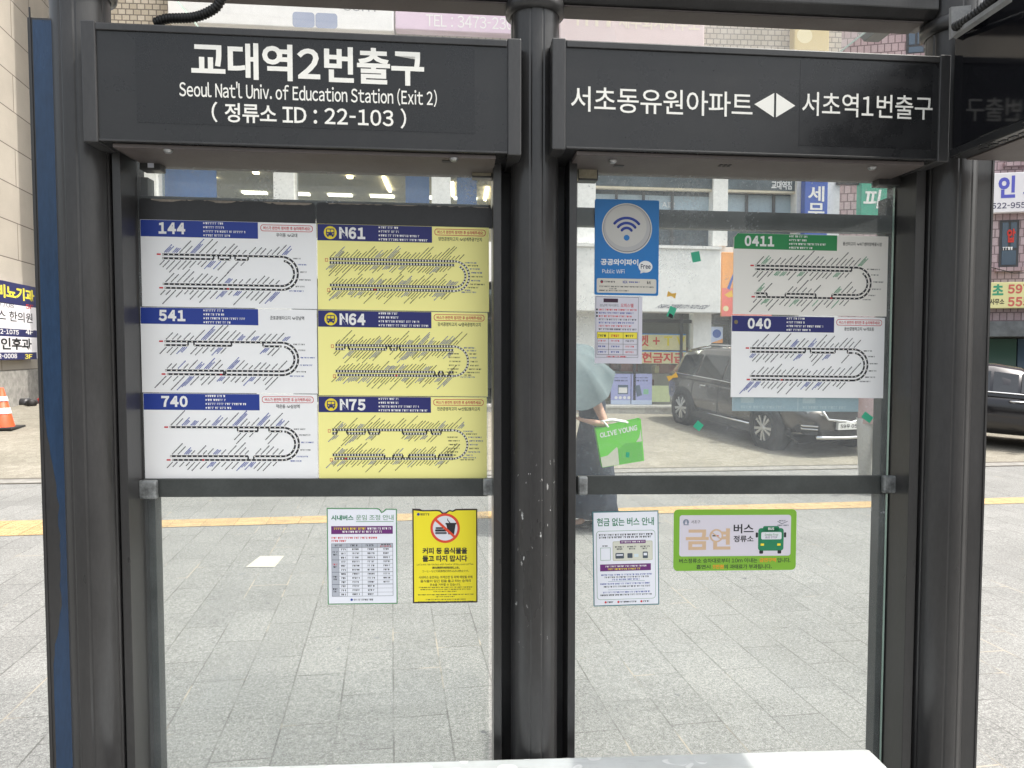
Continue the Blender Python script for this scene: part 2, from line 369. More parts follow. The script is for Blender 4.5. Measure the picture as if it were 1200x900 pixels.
def paver_mat():
    m = mat('granite_pavers', (0.33, 0.33, 0.32), 0.85); v = street_vec(m)
    vr = coords(m, (1, 1, 1), (0, 0, R(90) - PHI))
    b = node(m, 'ShaderNodeTexBrick', offset=0.5); lk(m, vr, b.inputs['Vector'])
    for k, x in (('Scale', 1.0), ('Mortar Size', 0.0046), ('Mortar Smooth', 0.25), ('Bias', 0.0), ('Brick Width', 0.5), ('Row Height', 0.25)): b.inputs[k].default_value = x
    b.inputs['Color1'].default_value = (0.176, 0.178, 0.174, 1); b.inputs['Color2'].default_value = (0.2, 0.202, 0.197, 1); b.inputs['Mortar'].default_value = (0.188, 0.19, 0.186, 1)
    sp = noise(m, v, 62, 3, 0.8); sp2 = noise(m, v, 170, 2, 0.6); big = noise(m, v, 0.9, 5, 0.6); st = noise(m, v, 7.5, 4, 0.5)
    c = mix(m, 1.0, b.outputs[0], ramp(m, sp, [(0.36, (0.7,) * 3), (0.5, (1.0,) * 3), (0.64, (1.28,) * 3)]).outputs[0], 'MULTIPLY')
    c = mix(m, 1.0, c, ramp(m, sp2, [(0.35, (0.66,) * 3), (0.65, (1.3,) * 3)]).outputs[0], 'MULTIPLY')
    c = mix(m, 1.0, c, ramp(m, big, [(0.3, (0.86, 0.86, 0.85)), (0.7, (1.1, 1.1, 1.09))]).outputs[0], 'MULTIPLY')
    c = mix(m, ramp(m, st, [(0.735, (0, 0, 0)), (0.755, (0.7,) * 3)]).outputs[0], c, (0.12, 0.125, 0.14))
    jn = noise(m, v, 2.6, 3, 0.6); jm = ramp(m, jn, [(0.36, (0.12,) * 3), (0.6, (0.75,) * 3)]).outputs[0]
    c = mix(m, mix(m, 1.0, b.outputs['Fac'], jm, 'MULTIPLY'), c, (0.062, 0.06, 0.055))
    pn = noise(m, coords(m, (1, 1, 1), (0, 0, 0.3), loc=(7, 3, 0)), 1.7, 3, 0.6); pm = ramp(m, pn, [(0.58, (0,) * 3), (0.64, (0.8,) * 3)]).outputs[0]
    c = mix(m, mix(m, 1.0, b.outputs['Fac'], pm, 'MULTIPLY'), c, (0.33, 0.29, 0.23))      # pale sand in some joints
    vo = node(m, 'ShaderNodeTexVoronoi', Scale=1.9); lk(m, v, vo.inputs['Vector']); wob = noise(m, v, 30, 2)
    gum = ramp(m, mix(m, 0.06, vo.outputs['Distance'], wob), [(.062, (1,) * 3), (.074, (0,) * 3)]).outputs[0]      # trodden gum
    c = mix(m, mix(m, 1.0, gum, (.75,) * 3, 'MULTIPLY'), c, (0.055, 0.058, 0.07))
    lk(m, c, bsdf(m).inputs[0]); bump(m, mix(m, 0.5, sp, b.outputs['Fac']), 0.35, 0.004); return m
def cobble_mat():
    m = mat('worn_cobbles', (0.3, 0.28, 0.23), 0.9); v = street_vec(m)
    b = node(m, 'ShaderNodeTexVoronoi', feature='DISTANCE_TO_EDGE', Scale=8.5); lk(m, v, b.inputs['Vector'])
    b2 = node(m, 'ShaderNodeTexVoronoi', Scale=8.5); lk(m, v, b2.inputs['Vector'])
    sp = noise(m, v, 60, 3, 0.7); big = noise(m, v, 0.7, 5, 0.6); sx = node(m, 'ShaderNodeSeparateColor'); lk(m, b2.outputs['Color'], sx.inputs[0])
    c = mix(m, sx.outputs[0], (0.205, 0.19, 0.155), (0.26, 0.245, 0.205))
    c = mix(m, ramp(m, b.outputs['Distance'], [(0.0, (1, 1, 1)), (0.09, (0, 0, 0))]).outputs[0], c, (0.2, 0.185, 0.15))
    c = mix(m, 1.0, c, ramp(m, sp, [(0.35, (0.7,) * 3), (0.65, (1.2,) * 3)]).outputs[0], 'MULTIPLY')
    c = mix(m, 1.0, c, ramp(m, big, [(0.3, (0.82, 0.82, 0.8)), (0.7, (1.12,) * 3)]).outputs[0], 'MULTIPLY')
    lk(m, c, bsdf(m).inputs[0]); bump(m, b.outputs['Distance'], 0.5, 0.01); return m
PAVER = paver_mat(); COBBLE = cobble_mat()
TACT = mat('tactile_yellow', (0.42, 0.27, 0.1), 0.8)
v = street_vec(TACT); b = node(TACT, 'ShaderNodeTexBrick', offset=0.0); lk(TACT, v, b.inputs['Vector'])
for k, x in (('Scale', 1.0), ('Mortar Size', 0.004), ('Brick Width', 0.3), ('Row Height', 0.3)): b.inputs[k].default_value = x
b.inputs['Color1'].default_value = (0.37, 0.255, 0.12, 1); b.inputs['Color2'].default_value = (0.42, 0.295, 0.145, 1); b.inputs['Mortar'].default_value = (0.24, 0.16, 0.07, 1)
n = noise(TACT, v, 12, 5, 0.65)
lk(TACT, mix(TACT, 1.0, b.outputs[0], ramp(TACT, n, [(0.3, (0.72, 0.75, 0.8)), (0.6, (1.05,) * 3)]).outputs[0], 'MULTIPLY'), bsdf(TACT).inputs[0])
KERB = dusty('kerb_granite', (0.21, 0.205, 0.19), 0.85, 0.25, 9)
SEAM = mat('seam_dirt', (0.1, 0.09, 0.075), 0.95)

ROADT = -12.6
strip_mesh('ground', ASPH, [-200, ROADT - 0.06, ROADT - 0.05, 0, 9, 200], -200, 200, -0.02, 8, lambda t: -0.13 if t < ROADT - 0.055 else 0)
strip_mesh('pavement', PAVER, [ROADT, 0], -60, 60, 0.0, 8)
strip_mesh('forecourt', COBBLE, [0.24, 9], -60, 60, 0.004, 8)
strip_mesh('kerb', KERB, [0.03, 0.24], -60, 60, 0.008, 8)
strip_mesh('seam', SEAM, [0.0, 0.035], -60, 60, 0.006, 8)
strip_mesh('seam', SEAM, [0.235, 0.29], -60, 60, 0.010, 8)
# tactile paving: a raised-bar strip, with a wider dotted block at its left end
g1, g2 = gpt(380, 605), gpt(900, 602)
t_mid = (gpt(380, 609) - PAVE0).dot(PN); tw = 0.3
def tact(name, s0, s1, t0, t1, dots):
    mb = MB(); q = [gp(s0, t0, 0.005), gp(s1, t0, 0.005), gp(s1, t1, 0.005), gp(s0, t1, 0.005)]; mb.poly(q, TACT)
    if dots:
        k = int((s1 - s0) / 0.05)
        for i in range(k):
            for j in range(int((t1 - t0) / 0.05)):
                c = gp(s0 + 0.025 + i * 0.05, t0 + 0.025 + j * 0.05, 0.005)
                mb.lathe([(0.016, 0), (0.011, 0.005), (0.001, 0.005)], c, (0, 0, 1), TACT, 6)
    else:
        for j in range(4):
            tt = t0 + 0.04 + j * 0.073
            mb.hexa([gp(s0, tt, 0.005), gp(s1, tt, 0.005), gp(s1, tt + 0.03, 0.005), gp(s0, tt + 0.03, 0.005), gp(s0, tt + .006, 0.010), gp(s1, tt + .006, 0.010), gp(s1, tt + 0.024, 0.010), gp(s0, tt + 0.024, 0.010)], TACT)
    return tag(mb.build(name, origin=(0, 0, 0)), kind='structure')
sL = (gpt(75, 622) - PAVE0).dot(PE)
tact('tactile_paving', sL, 14, t_mid - tw / 2, t_mid + tw / 2, False)
tact('tactile_paving', sL - 0.9, sL, t_mid - 0.3, t_mid + 0.3, True)
tact('tactile_paving', sL - 3.6, sL - 0.9, t_mid - 0.3, t_mid, False)
q = [gpt(*p) for p in ((288, 665), (322, 665), (333, 652), (305, 652))]  # lit paver, its brightness put into the slab's colour
mb = MB(); mb.poly([p + Vector((0, 0, 0.004)) for p in q], mat('lit_paver', (0.42, 0.41, 0.35), 0.85)); tag(mb.build('lit_slab', origin=(0, 0, 0)), kind='structure')

# ------------------------------------------------------------------ the buildings
def brick_vec(m, ang):
    v = coords(m, (1, 1, 1), (0, 0, -ang)); s = node(m, 'ShaderNodeSeparateXYZ'); lk(m, v, s.inputs[0])
    c = node(m, 'ShaderNodeCombineXYZ'); lk(m, s.outputs[0], c.inputs[0]); lk(m, s.outputs[2], c.inputs[1]); return c.outputs[0]
def brick_mat(name, ang, c1, c2, mort, bw, rh, ms, off=0.5, rough=0.8, var=0.12, nscale=25, bmp=0.3):
    m = mat(name, c1, rough); v = brick_vec(m, ang); b = node(m, 'ShaderNodeTexBrick', offset=off); lk(m, v, b.inputs['Vector'])
    for k, x in (('Scale', 1.0), ('Mortar Size', ms), ('Mortar Smooth', 0.1), ('Brick Width', bw), ('Row Height', rh)): b.inputs[k].default_value = x
    b.inputs['Color1'].default_value = (*c1, 1); b.inputs['Color2'].default_value = (*c2, 1); b.inputs['Mortar'].default_value = (*mort, 1)
    n = noise(m, v, nscale, 4, 0.65); n2 = noise(m, v, 0.8, 4, 0.6)
    c = mix(m, 1.0, b.outputs[0], ramp(m, n, [(0.3, (1 - var,) * 3), (0.7, (1 + var,) * 3)]).outputs[0], 'MULTIPLY')
    c = mix(m, 1.0, c, ramp(m, n2, [(0.3, (0.88,) * 3), (0.7, (1.08,) * 3)]).outputs[0], 'MULTIPLY')
    lk(m, c, bsdf(m).inputs[0]); bump(m, b.outputs['Fac'], -bmp, 0.01); return m
TILE = brick_mat('beige_mosaic_tile', FA.a, (0.42, 0.37, 0.29), (0.52, 0.47, 0.39), (0.16, 0.14, 0.12), 0.16, 0.12, 0.012)
PINK = brick_mat('pink_brick_tile', BB.a, (0.40, 0.29, 0.31), (0.52, 0.42, 0.44), (0.2, 0.15, 0.16), 0.17, 0.22, 0.014)
GRANITE = brick_mat('beige_granite_cladding', LW.a, (0.42, 0.38, 0.325), (0.475, 0.435, 0.375), (0.14, 0.12, 0.1), 1.9, 0.8, 0.012, var=0.12, nscale=70)
SHOPW = dusty('white_panel_metal', (0.82, 0.82, 0.81), 0.5, 0.05, 3)
INT = mat('interior_wall', (0.62, 0.6, 0.53), 0.8); INTD = mat('interior_dark', (0.16, 0.15, 0.13), 0.8)
LAMP = mat('warm_lamp', (0.9, 0.8, 0.6), 0.4, emit='#ffe2b0', es=9.0); LAMPW = mat('white_lamp', (0.9,) * 3, 0.4, emit='#fff4e0', es=12.0)
DKFR = dusty('dark_window_frame', (0.05, 0.05, 0.055), 0.4, 0.2, 8)
BLUEGL = mat('blue_tinted_glazing', (0.05, 0.085, 0.13), 0.06, spec=0.9)
LEDGE = dusty('pale_stone_ledge', (0.5, 0.49, 0.46), 0.6, 0.2, 9)

def U(pl, px, py, off=0.0): return pl.uv(px, py, off)
shop = empty('shop_building', (FA.pt(0, 0).x, FA.pt(0, 0).y, 0.3), 'white columned shop building with a glass front facing the bus shelter', 'building')
fL, fR = U(FA, 128, 300)[0], U(FA, 981, 300)[0]
v_top, v1a, v1b = 15.0, U(FA, 600, 105)[1], U(FA, 760, 287)[1]
v0a, v0b, vl0 = U(FA, 760, 365)[1], U(FA, 760, 477)[1], U(FA, 760, 492)[1]
mb = MB(); FA.slab(mb, fL, v1a, fR, v_top, -0.35, 0.0, TILE); FA.slab(mb, fL, v1b - 0.9, fR, v1b, -0.35, -0.05, SHOPW)
mb.build('facade_wall', shop)
for a_, b_ in ((fR - 0.25, fR), (fL, fL + 0.25)):
    mb = MB(); FA.slab(mb, a_, -1, b_, v1a, -8, -0.36, SHOPW); FA.slab(mb, a_, v1a, b_, v_top, -8, -0.352, TILE); mb.build('side_wall', shop)
mb = MB(); FA.slab(mb, fL + .26, v_top - .2, fR - .26, v_top, -8, -0.36, SHOPW); mb.build('roof', shop)
mb = MB(); FA.slab(mb, fL + .26, -1, fR - .26, v_top - .21, -7.6, -7.4, INT); mb.build('back_wall', shop)
vfl2 = v1b - 0.5; vce2 = 6.35; vce1 = v0a + 0.35
mb = MB(); FA.slab(mb, fL + .26, vfl2 - .3, fR - .26, vfl2, -7.38, -0.36, INTD); FA.slab(mb, fL + .26, vce2, fR - .26, vce2 + .2, -7.38, -0.36, INT); mb.build('upper_ceiling', shop)
mb = MB(); FA.slab(mb, fL + .26, vce1, fR - .26, vce1 + 0.12, -7.38, -0.36, mat('shop_ceiling', (0.55, 0.53, 0.48), 0.8)); mb.build('shop_ceiling', shop)
mb = MB(); FA.slab(mb, fL + .26, v0b - 0.25, fR - .26, v0b - 0.2, -7.38, -0.36, mat('shop_floor', (0.4, 0.36, 0.3), 0.5)); mb.build('shop_floor', shop)
uM = U(FA, 598, 300)[0]
mb = MB(); FA.slab(mb, uM - .1, vce1 + .13, uM + .1, vce2 - .01, -7.3, -0.4, INT); mb.build('partition', shop)
for i, (x0, x1) in enumerate(((322, 346), (506, 528), (676, 697), (834, 851), (931, 981), (168, 186))):
    u0, u1 = U(FA, x0, 220)[0], U(FA, x1, 220)[0]
    mb = MB(); FA.slab(mb, u0, v1b, u1, v1a, -0.3, 0.12, SHOPW); mb.build('column', shop)
for x0, x1 in ((640, 698), (812, 833), (935, 981), (300, 340)):
    u0, u1 = U(FA, x0, 400)[0], U(FA, x1, 400)[0]
    mb = MB(); FA.slab(mb, u0, vl0 - 0.3, u1, v1b - 0.91, -0.3, 0.02, SHOPW); mb.build('column', shop)
mb = MB(); FA.slab(mb, fL + .3, v1b, uM, v1a, -0.2, -0.19, SHOPG); mb.build('upper_window', shop)
mb = MB(); FA.slab(mb, uM, v1b, fR - .3, v1a, -0.2, -0.19, glass_mat('hazy_blue_window_glass', (0.36, 0.47, 0.56), 0.22, (0.52, 0.66, 0.78), 0.8)); mb.build('upper_window', shop)  # pale bluish haze put into the glass colour
mb = MB(); FA.slab(mb, fL + .3, v0b - .2, fR - .3, v1b - .91, -0.2, -0.19, SHOPG); mb.build('shop_window', shop)
mb = MB(); FA.slab(mb, fL, -1, fR, v0b, -0.3, 0.35, LEDGE); FA.slab(mb, fL, v0b + .002, fR, v0b + .05, -0.19, 0.38, LEDGE); mb.build('ledge', shop)
mb = MB(); uu = U(FA, 760, 440)[0]
for px in (560, 590, 745, 800, 858, 905): u = U(FA, px, 420)[0]; FA.slab(mb, u - .03, v0b + .06, u + .03, v1b - .92, -0.17, -0.1, DKFR)
FA.slab(mb, fL + .3, v0a - .25, fR - .3, v0a - .17, -0.168, -0.102, DKFR); mb.build('window_frame', shop)
mb = MB()
for px, py, dx in ((233, 204, 0), (270, 206, 0), (300, 212, 0), (205, 206, 0), (410, 214, 0), (250, 220, 0), (452, 218, 1), (492, 220, 1), (530, 222, 1), (570, 226, 1)):
    d_ = FPX * (vce2 - CH) / (HOR - py); off = -(d_ - 16.2); u = U(FA, px, py, off)[0]
    mb = MB()
    if dx: FA.slab(mb, u - .04, vce2 - .05, u + .04, vce2 - .002, off - 1.2, off + 0.5, LAMP)
    else: FA.slab(mb, u - .07, vce2 - .06, u + .07, vce2 - .01, off - .07, off + .07, LAMP)
    mb.build('ceiling_or_fill_lamp', shop)
for px, o in ((752, -1.5), (762, -2.4), (776, -1.6), (764, -1.0), (795, -1.4), (700, -1.8), (720, -2.6), (845, -2.0)):
    mb = MB(); u = U(FA, px, 376, o)[0]; FA.slab(mb, u - .14, vce1 - .05, u + .14, vce1 - .004, o - .1, o + .1, LAMPW); mb.build('downlight', shop)
for k in range(7):  # rear lamps added as fill to brighten the upper room
    for o in (-5.6, -6.8):
        mb = MB(); u = fL + 1.2 + k * 1.25; FA.slab(mb, u, vce2 - .05, u + .7, vce2 - .003, o - .12, o + .12, mat('added_fill_lamp', (0.9, 0.85, 0.7), 0.4, emit='#fff0d0', es=4.0)); mb.build('ceiling_or_fill_lamp', shop)
for x0, x1, dv, o in ((172, 236, .5, -1.0), (470, 500, .9, -1.3), (535, 560, .9, -1.3)):
    mb = MB(); FA.slab(mb, U(FA, x0, 220)[0], v1b, U(FA, x1, 220)[0], v1a - dv, o, o + .05, mat('blue_curtain', '#6f9be0', 0.7)); mb.build('curtain', shop)
for k in range(60):      # goods on display behind the glass
    u = rnd.uniform(U(FA, 690, 420)[0], U(FA, 930, 420)[0]); o = -rnd.uniform(2.5, 6.5); z = v0b + rnd.choice((-.1, .3, .7, 1.1))
    mb = MB(); FA.slab(mb, u, z, u + rnd.uniform(.2, .7), z + rnd.uniform(.15, .38), o, o + .3, mat('goods_%d' % (k % 6), ['#8a5a44', '#d9d3c4', '#7a8a6a', '#b5654e', '#cfc38a', '#5d6673'][k % 6], 0.7)); mb.build('display_box', shop)

def ptext(mb, pl, t, x0, y0, x1, y1, m, off, bold=0.0, L=0, shear=0.0):
    Panel(pl, pl.rect(x0, y0, x1, y1, off), off, 1, 1).text(mb, t, 0, 0, 1, 1, m, L, bold, shear); return mb
def board(name, pl, x0, y0, x1, y1, off, th, m, label, cat, bevel=0.01, group=None):
    mb = MB(); r = pl.rect(x0, y0, x1, y1, off); pl.slab(mb, *r, off - th, off, m)
    o = tag(mb.build(name, bevel=bevel), label, cat, group); return o, Panel(pl, r, off, x1 - x0, y1 - y0)
# fascia with the white branch name
o, P = board('fascia_board', FA, 697, 188, 935, 221, 0.02, 0.15, dusty('slate_fascia', (0.075, 0.1, 0.12), 0.25, 0.35, 2), 'dark slate fascia strip with small white Korean lettering high on the shop', 'fascia')
mb = MB(); ptext(mb, FA, '교대역점', 904, 212, 928, 222, mat('white_letter', (0.85,) * 3, 0.5), 0.024, 0.03); mb.build('lettering', o)  # plain white letters
mb = MB(); ptext(mb, FA, 'AIR', 776, 237, 791, 243, mat('white_letter', (0.85,) * 3, 0.5), -0.178, 0.01); mb.build('window_lettering', o)
for x0, x1 in ((698, 833), (852, 930)):  # added pale bands, the windows' lighter reflection put into colour
    mb = MB(); FA.slab(mb, *FA.rect(x0, 229, x1, 262, -.186), -.189, -.186, mat('pale_blue_reflection', (0.36, 0.46, 0.54), 0.35)); fr_ = mb.build('reflection_band', shop)
    for px in (x0 + 26, x0 + 58, x0 + 92):
        if px < x1 - 8: mb = MB(); u = U(FA, px, 240)[0]; FA.slab(mb, u - .025, v1b, u + .025, v1a, -.184, -.12, DKFR); mb.build('window_bar', shop)
mb = MB(); FA.slab(mb, *FA.rect(697, 221, 935, 223.5, 0.03), -0.1, 0.03, mat('cream_trim', (0.6, 0.54, 0.42), 0.5)); mb.build('trim', o)
# white shop board
o, P = board('shop_signboard', FA, 600, 288, 845, 365, 0.45, 0.44, SHOPW, 'broad blank white signboard over the shop window with a small phone line', 'signboard', 0.02)
mb = MB(); ptext(mb, FA, 'PS&M 교대역점 070-7470-5520', 767, 356.5, 825, 362, mat('ink_navy', '#2b3350', 0.6), 0.454, 0.02, shear=0.15); mb.build('lettering', o)
mb = MB(); FA.slab(mb, *FA.rect(600, 286, 846, 289.5, 0.49), 0.0, 0.49, SHOPW); mb.build('top_trim', o)
# plain orange and pink poster beside it
o, P = board('wall_poster', FA, 846, 296, 905, 371, 0.2, 0.1, mat('poster_orange', '#f0a860', 0.6), 'tall orange and pink poster panel right of the white signboard', 'poster')
mb = MB(); P.rect(mb, 0, 42, 59, 75, mat('poster_pink', '#e8776c', 0.6), 1); P.disc(mb, 5, 66, 3.2, mat('poster_cream', '#e8dfae', 0.6), 2); P.poly(mb, [(6, 42), (13, 24), (15, 25), (9, 44)], mat('poster_blue', '#3c5fae', 0.6), 2); P.poly(mb, [(3, 50), (12, 44), (13, 52), (8, 53)], mat('poster_yellow', '#e9b93a', 0.6), 3); mb.build('artwork', o)
# window banners
PRED = mat('print_red', '#c8392f', 0.6); PYEL = mat('print_yellow', '#e6d437', 0.6); CREAM = mat('banner_cream', '#d9d2a4', 0.7); SKYB = mat('banner_blue', '#4d8fd2', 0.6)
o, P = board('window_banner', FA, 735, 391, 804, 410, -0.13, 0.012, CREAM, 'cream window banner with red and yellow lettering, the upper one', 'banner', 0)
mb = MB(); P.rect(mb, 0, 0, 69, 1.2, SKYB, 1); P.text(mb, '켓', 15, 2, 25, 15, PRED, 2, .03); P.text(mb, '+', 30, 4, 38, 13, PRED, 2, .05); P.text(mb, 'T V', 43, 3, 68, 14, PYEL, 2, .03); mb.build('lettering', o)
o, P = board('window_banner', FA, 735, 411, 804, 426, -0.13, 0.012, CREAM, 'cream window banner reading cash payout in big red letters, the lower one', 'banner', 0)
mb = MB(); P.rect(mb, 0, 0, 69, 1.2, SKYB, 1); P.text(mb, '현금지급', 17, 2, 67, 14.3, PRED, 2, .035); mb.build('lettering', o)
for x0, x1, lab in ((716, 739, 'lavender phone poster in the shop window nearer the umbrella'), (740, 764, 'lavender phone poster in the shop window nearer the parked car')):
    o, P = board('phone_poster', FA, x0, 438, x1, 474, -0.10, 0.03, mat('poster_lavender', '#a9aede', 0.6), lab, 'poster', 0, 'phone posters in the shop window')
    mb = MB(); P.words(mb, 4, 4, 20, 1.4, mat('ink_navy', '#2b3350'), 1); P.words(mb, 4, 7, 20, 2, mat('ink_navy', '#2b3350'), 1)
    if x0 == 716: P.rect(mb, 8, 13, 20, 24, mat('screen_grey', '#5c6c80'), 1); P.rect(mb, 9, 16, 19, 22.5, WHITE, 2); [P.disc(mb, 6 + 5 * k, 28, 1.8, WHITE, 1, 12) for k in range(4)]
    else: P.poly(mb, [(4, 14), (9.5, 13), (12.5, 25), (6.5, 27)], mat('screen_grey', '#5c6c80'), 1); P.rect(mb, 14, 18, 20, 24, mat('soft_green', '#8cc3a2'), 1)
    P.rect(mb, 0, 31, x1 - x0, 36, mat('pale_blue', '#c7d4ee'), 1); mb.build('artwork', o)
o, P = board('shop_notice', FA, 833, 383, 847, 402, -0.1, 0.03, mat('pale_blue', '#c7d4ee'), 'small blue and orange notice on the dark shop glass by the car roof', 'notice', 0)
mb = MB(); P.disc(mb, 7, 8, 5, mat('poster_blue', '#3c5fae'), 1); P.poly(mb, [(0, 19), (14, 14), (14, 19)], mat('poster_orange', '#f0a860'), 1); mb.build('artwork', o)
o, P = board('shop_notice', FA, 764, 452, 785, 471, -0.1, 0.03, mat('pale_green_card', '#c3cf9c'), 'plain pale green card low in the shop window', 'notice', 0)
# first-floor and upper signs, seen over the shelter header
o, P = board('roof_signboard', FA, 196, -45, 461, 31, 0.3, 0.25, SHOPW, 'long white signboard with a grey web address, above the shelter header', 'signboard', 0.02)
mb = MB(); GREYT = mat('sign_grey', '#8e9297', .6); ptext(mb, FA, '·com', 398, 4, 440, 13, GREYT, 0.304, 0.0); [P.rrect(mb, x_, 58, x_ + 26, 76, 4, mat('sign_bluegrey', '#8393b4', .6), 8) for x_ in (145, 172)]; mb.build('lettering', o)
o, P = board('roof_signboard', FA, 463, -50, 652, 38, 0.3, 0.25, mat('sign_mauve', '#d8bdd4', 0.5), 'mauve signboard with a white telephone number above the shelter header', 'signboard', 0.02)
mb = MB(); ptext(mb, FA, 'TEL : 3473-2300', 499, 19, 610, 33, mat('print_white', '#e4e3e2'), 0.304, 0.0); P.words(mb, 60, 50, 120, 14, WHITE, 8); mb.build('lettering', o)
o, P = board('roof_signboard', FA, 656, -50, 826, 51, 0.3, 0.25, mat('sign_rose', '#d9c3c2', 0.5), 'rose coloured signboard with pale Korean office lettering, right of the mauve one', 'signboard', 0.02)
mb = MB(); ptext(mb, FA, '세무회계사무소', 725, 19, 820, 35, mat('pale_letter', '#e6d9c4', .6), 0.304, 0.02); P.words(mb, 18, 68, 64, 15, mat('pale_letter', '#e6d9c4', .6), 8); mb.build('lettering', o)  # letters in an even pale cream
o, P = board('roof_signboard', FA, 931, 18, 972, 60, 0.3, 0.25, mat('sign_gold', '#cdb779', 0.5), 'small pale gold signboard at the right end of the shop facade', 'signboard', 0.02)
mb = MB(); P.disc(mb, 12, 24, 9, mat('sign_pale_gold', '#e3d6a8'), 1); mb.build('artwork', o)
# projecting vertical signs beside the shop
o, P = board('projecting_sign', FA, 943, 196, 970, 286, 0.35, 0.2, mat('sign_blue', '#3f5fb4', 0.5), 'tall blue projecting sign with white Korean tax office letters', 'sign', 0.015)
mb = MB(); ptext(mb, FA, '세', 947, 218, 966, 236, WHITE, 0.355, 0.02); ptext(mb, FA, '무', 947, 238, 966, 256, WHITE, 0.355, 0.02); ptext(mb, FA, '법', 947, 200, 966, 213, WHITE, 0.355, 0.01); mb.build('lettering', o)
o, P = board('projecting_sign', FA, 1009, 206, 1040, 262, 0.3, 0.2, mat('sign_teal', '#4aa58c', 0.5), 'green projecting sign with one big white Korean letter near the right post', 'sign', 0.015)
mb = MB(); ptext(mb, FA, '피', 1011, 222, 1030, 244, WHITE, 0.305, 0.02, shear=0.15); mb.build('lettering', o)
mb = MB(); FA.slab(mb, *FA.rect(981.5, 213, 1008.5, 216, .2), 0.12, 0.2, DKFR); mb.build('bracket', o)

# brick building on the right
bb = empty('brick_building', (BB.pt(1, 0).x, BB.pt(1, 0).y, 0.3), 'pink brick tiled building with shop signs right of the shelter', 'building')
bL, bR = U(BB, 930, 300)[0], U(BB, 930, 300)[0] + 16
mb = MB(); vA = U(BB, 1180, 378)[1]
BB.slab(mb, bL, vA, bR, 14, -8, 0, PINK); BB.slab(mb, bL, -1, bR, vA - .01, -8, -0.5, mat('shop_dark_render', (0.2, 0.19, 0.18), 0.8)); mb.build('wall', bb)
for k, (x0, y0, x1, y1) in enumerate(((1171, 258, 1194, 313), (1181, 176, 1199, 190), (1215, 258, 1240, 313), (1062, 36, 1085, 64), (1150, 60, 1178, 110), (1100, 150, 1135, 190), (1080, 258, 1110, 313))):
    r = BB.rect(x0, y0, x1, y1, 0.01); mb = MB(); BB.slab(mb, *r, -0.05, 0.012, DKFR); w = mb.build('window', bb)
    mb = MB(); d = .06; um = (r[0] + r[2]) / 2; vm = r[1] + (r[3] - r[1]) * .38
    for a in ((r[0] + d, vm + d / 2, um - d / 2, r[3] - d), (um + d / 2, vm + d / 2, r[2] - d, r[3] - d), (r[0] + d, r[1] + d, r[2] - d, vm - d / 2)): BB.slab(mb, *a, 0.0, 0.02, BLUEGL)
    mb.build('pane', w)
    mb = MB(); BB.slab(mb, r[0] - .1, r[1] - .12, r[2] + .1, r[1] - .01, 0.003, 0.12, PINK); mb.build('sill', w)
    if k == 0: mb = MB(); ptext(mb, BB, '압', 1180, 268, 1190, 284, PRED, 0.03, 0.04); Panel(BB, BB.rect(1174, 288, 1190, 294, .03), .03, 16, 6).words(mb, 1, 1, 15, 4, WHITE, 0); mb.build('lettering', w)
mb = MB(); BB.slab(mb, *BB.rect(1100, 376, 1330, 394, .5), -0.49, 0.5, dusty('awning_metal', (0.1, 0.11, 0.12), .4, .3, 5)); mb.build('awning', bb)
mb = MB(); BB.slab(mb, *BB.rect(1150, 397, 1191, 432, -.4), -0.48, -0.4, mat('green_shop_glass', (0.05, 0.1, 0.085), 0.06, spec=.8)); mb.build('shop_window', bb)
mb = MB(); BB.slab(mb, *BB.rect(1192, 397, 1262, 470, -.4), -0.48, -0.4, BLUEGL); mb.build('door', bb)
for dv in (-0.03, 0.07): pass
o, P = board('street_signboard', BB, 1120, 201, 1290, 248, 0.25, 0.2, mat('sign_white', '#e8e6ea', 0.4), 'white signboard with purple blue letters and a phone number on the brick wall', 'signboard', 0.02)
PURP = mat('ink_purple', '#5a5fc0', .5)
mb = MB(); ptext(mb, BB, '경', 1146, 206, 1165, 233, PURP, .254, .04); ptext(mb, BB, '인', 1170, 206, 1190, 232, PURP, .254, .04); ptext(mb, BB, '지', 1199, 207, 1222, 233, PURP, .254, .04); ptext(mb, BB, '02)522-9550', 1146, 236.5, 1208, 245, mat('ink_slate', '#4c4a66'), .254, .02); mb.build('lettering', o)
o, P = board('street_signboard', BB, 1120, 330, 1290, 361, 0.25, 0.2, mat('sign_pale_yellow', '#ded9a0', 0.4), 'pale yellow signboard with red numbers over the brick building shop', 'signboard', 0.02)
mb = MB(); ptext(mb, BB, '초', 1163, 333, 1176, 346, mat('ink_green', '#3e9a78'), .254, .04); ptext(mb, BB, '사무소', 1160, 350, 1177, 357, mat('print_black', '#16161a'), .254, .02); ptext(mb, BB, '597', 1181, 333, 1207, 344, mat('ink_coral', '#c9655c'), .254, .04); ptext(mb, BB, '555', 1181, 348, 1207, 359, mat('ink_coral', '#c9655c'), .254, .04); mb.build('lettering', o)
mb = MB(); mb.tube([BB.pt(U(BB, 1140, 310)[0], U(BB, 1140, 312)[1], .4), BB.pt(U(BB, 1180, 320)[0], U(BB, 1180, 322)[1], .4), BB.pt(U(BB, 1290, 322)[0], U(BB, 1290, 318)[1], .4)], .012, BLACK, 6); mb.build('cable', bb)

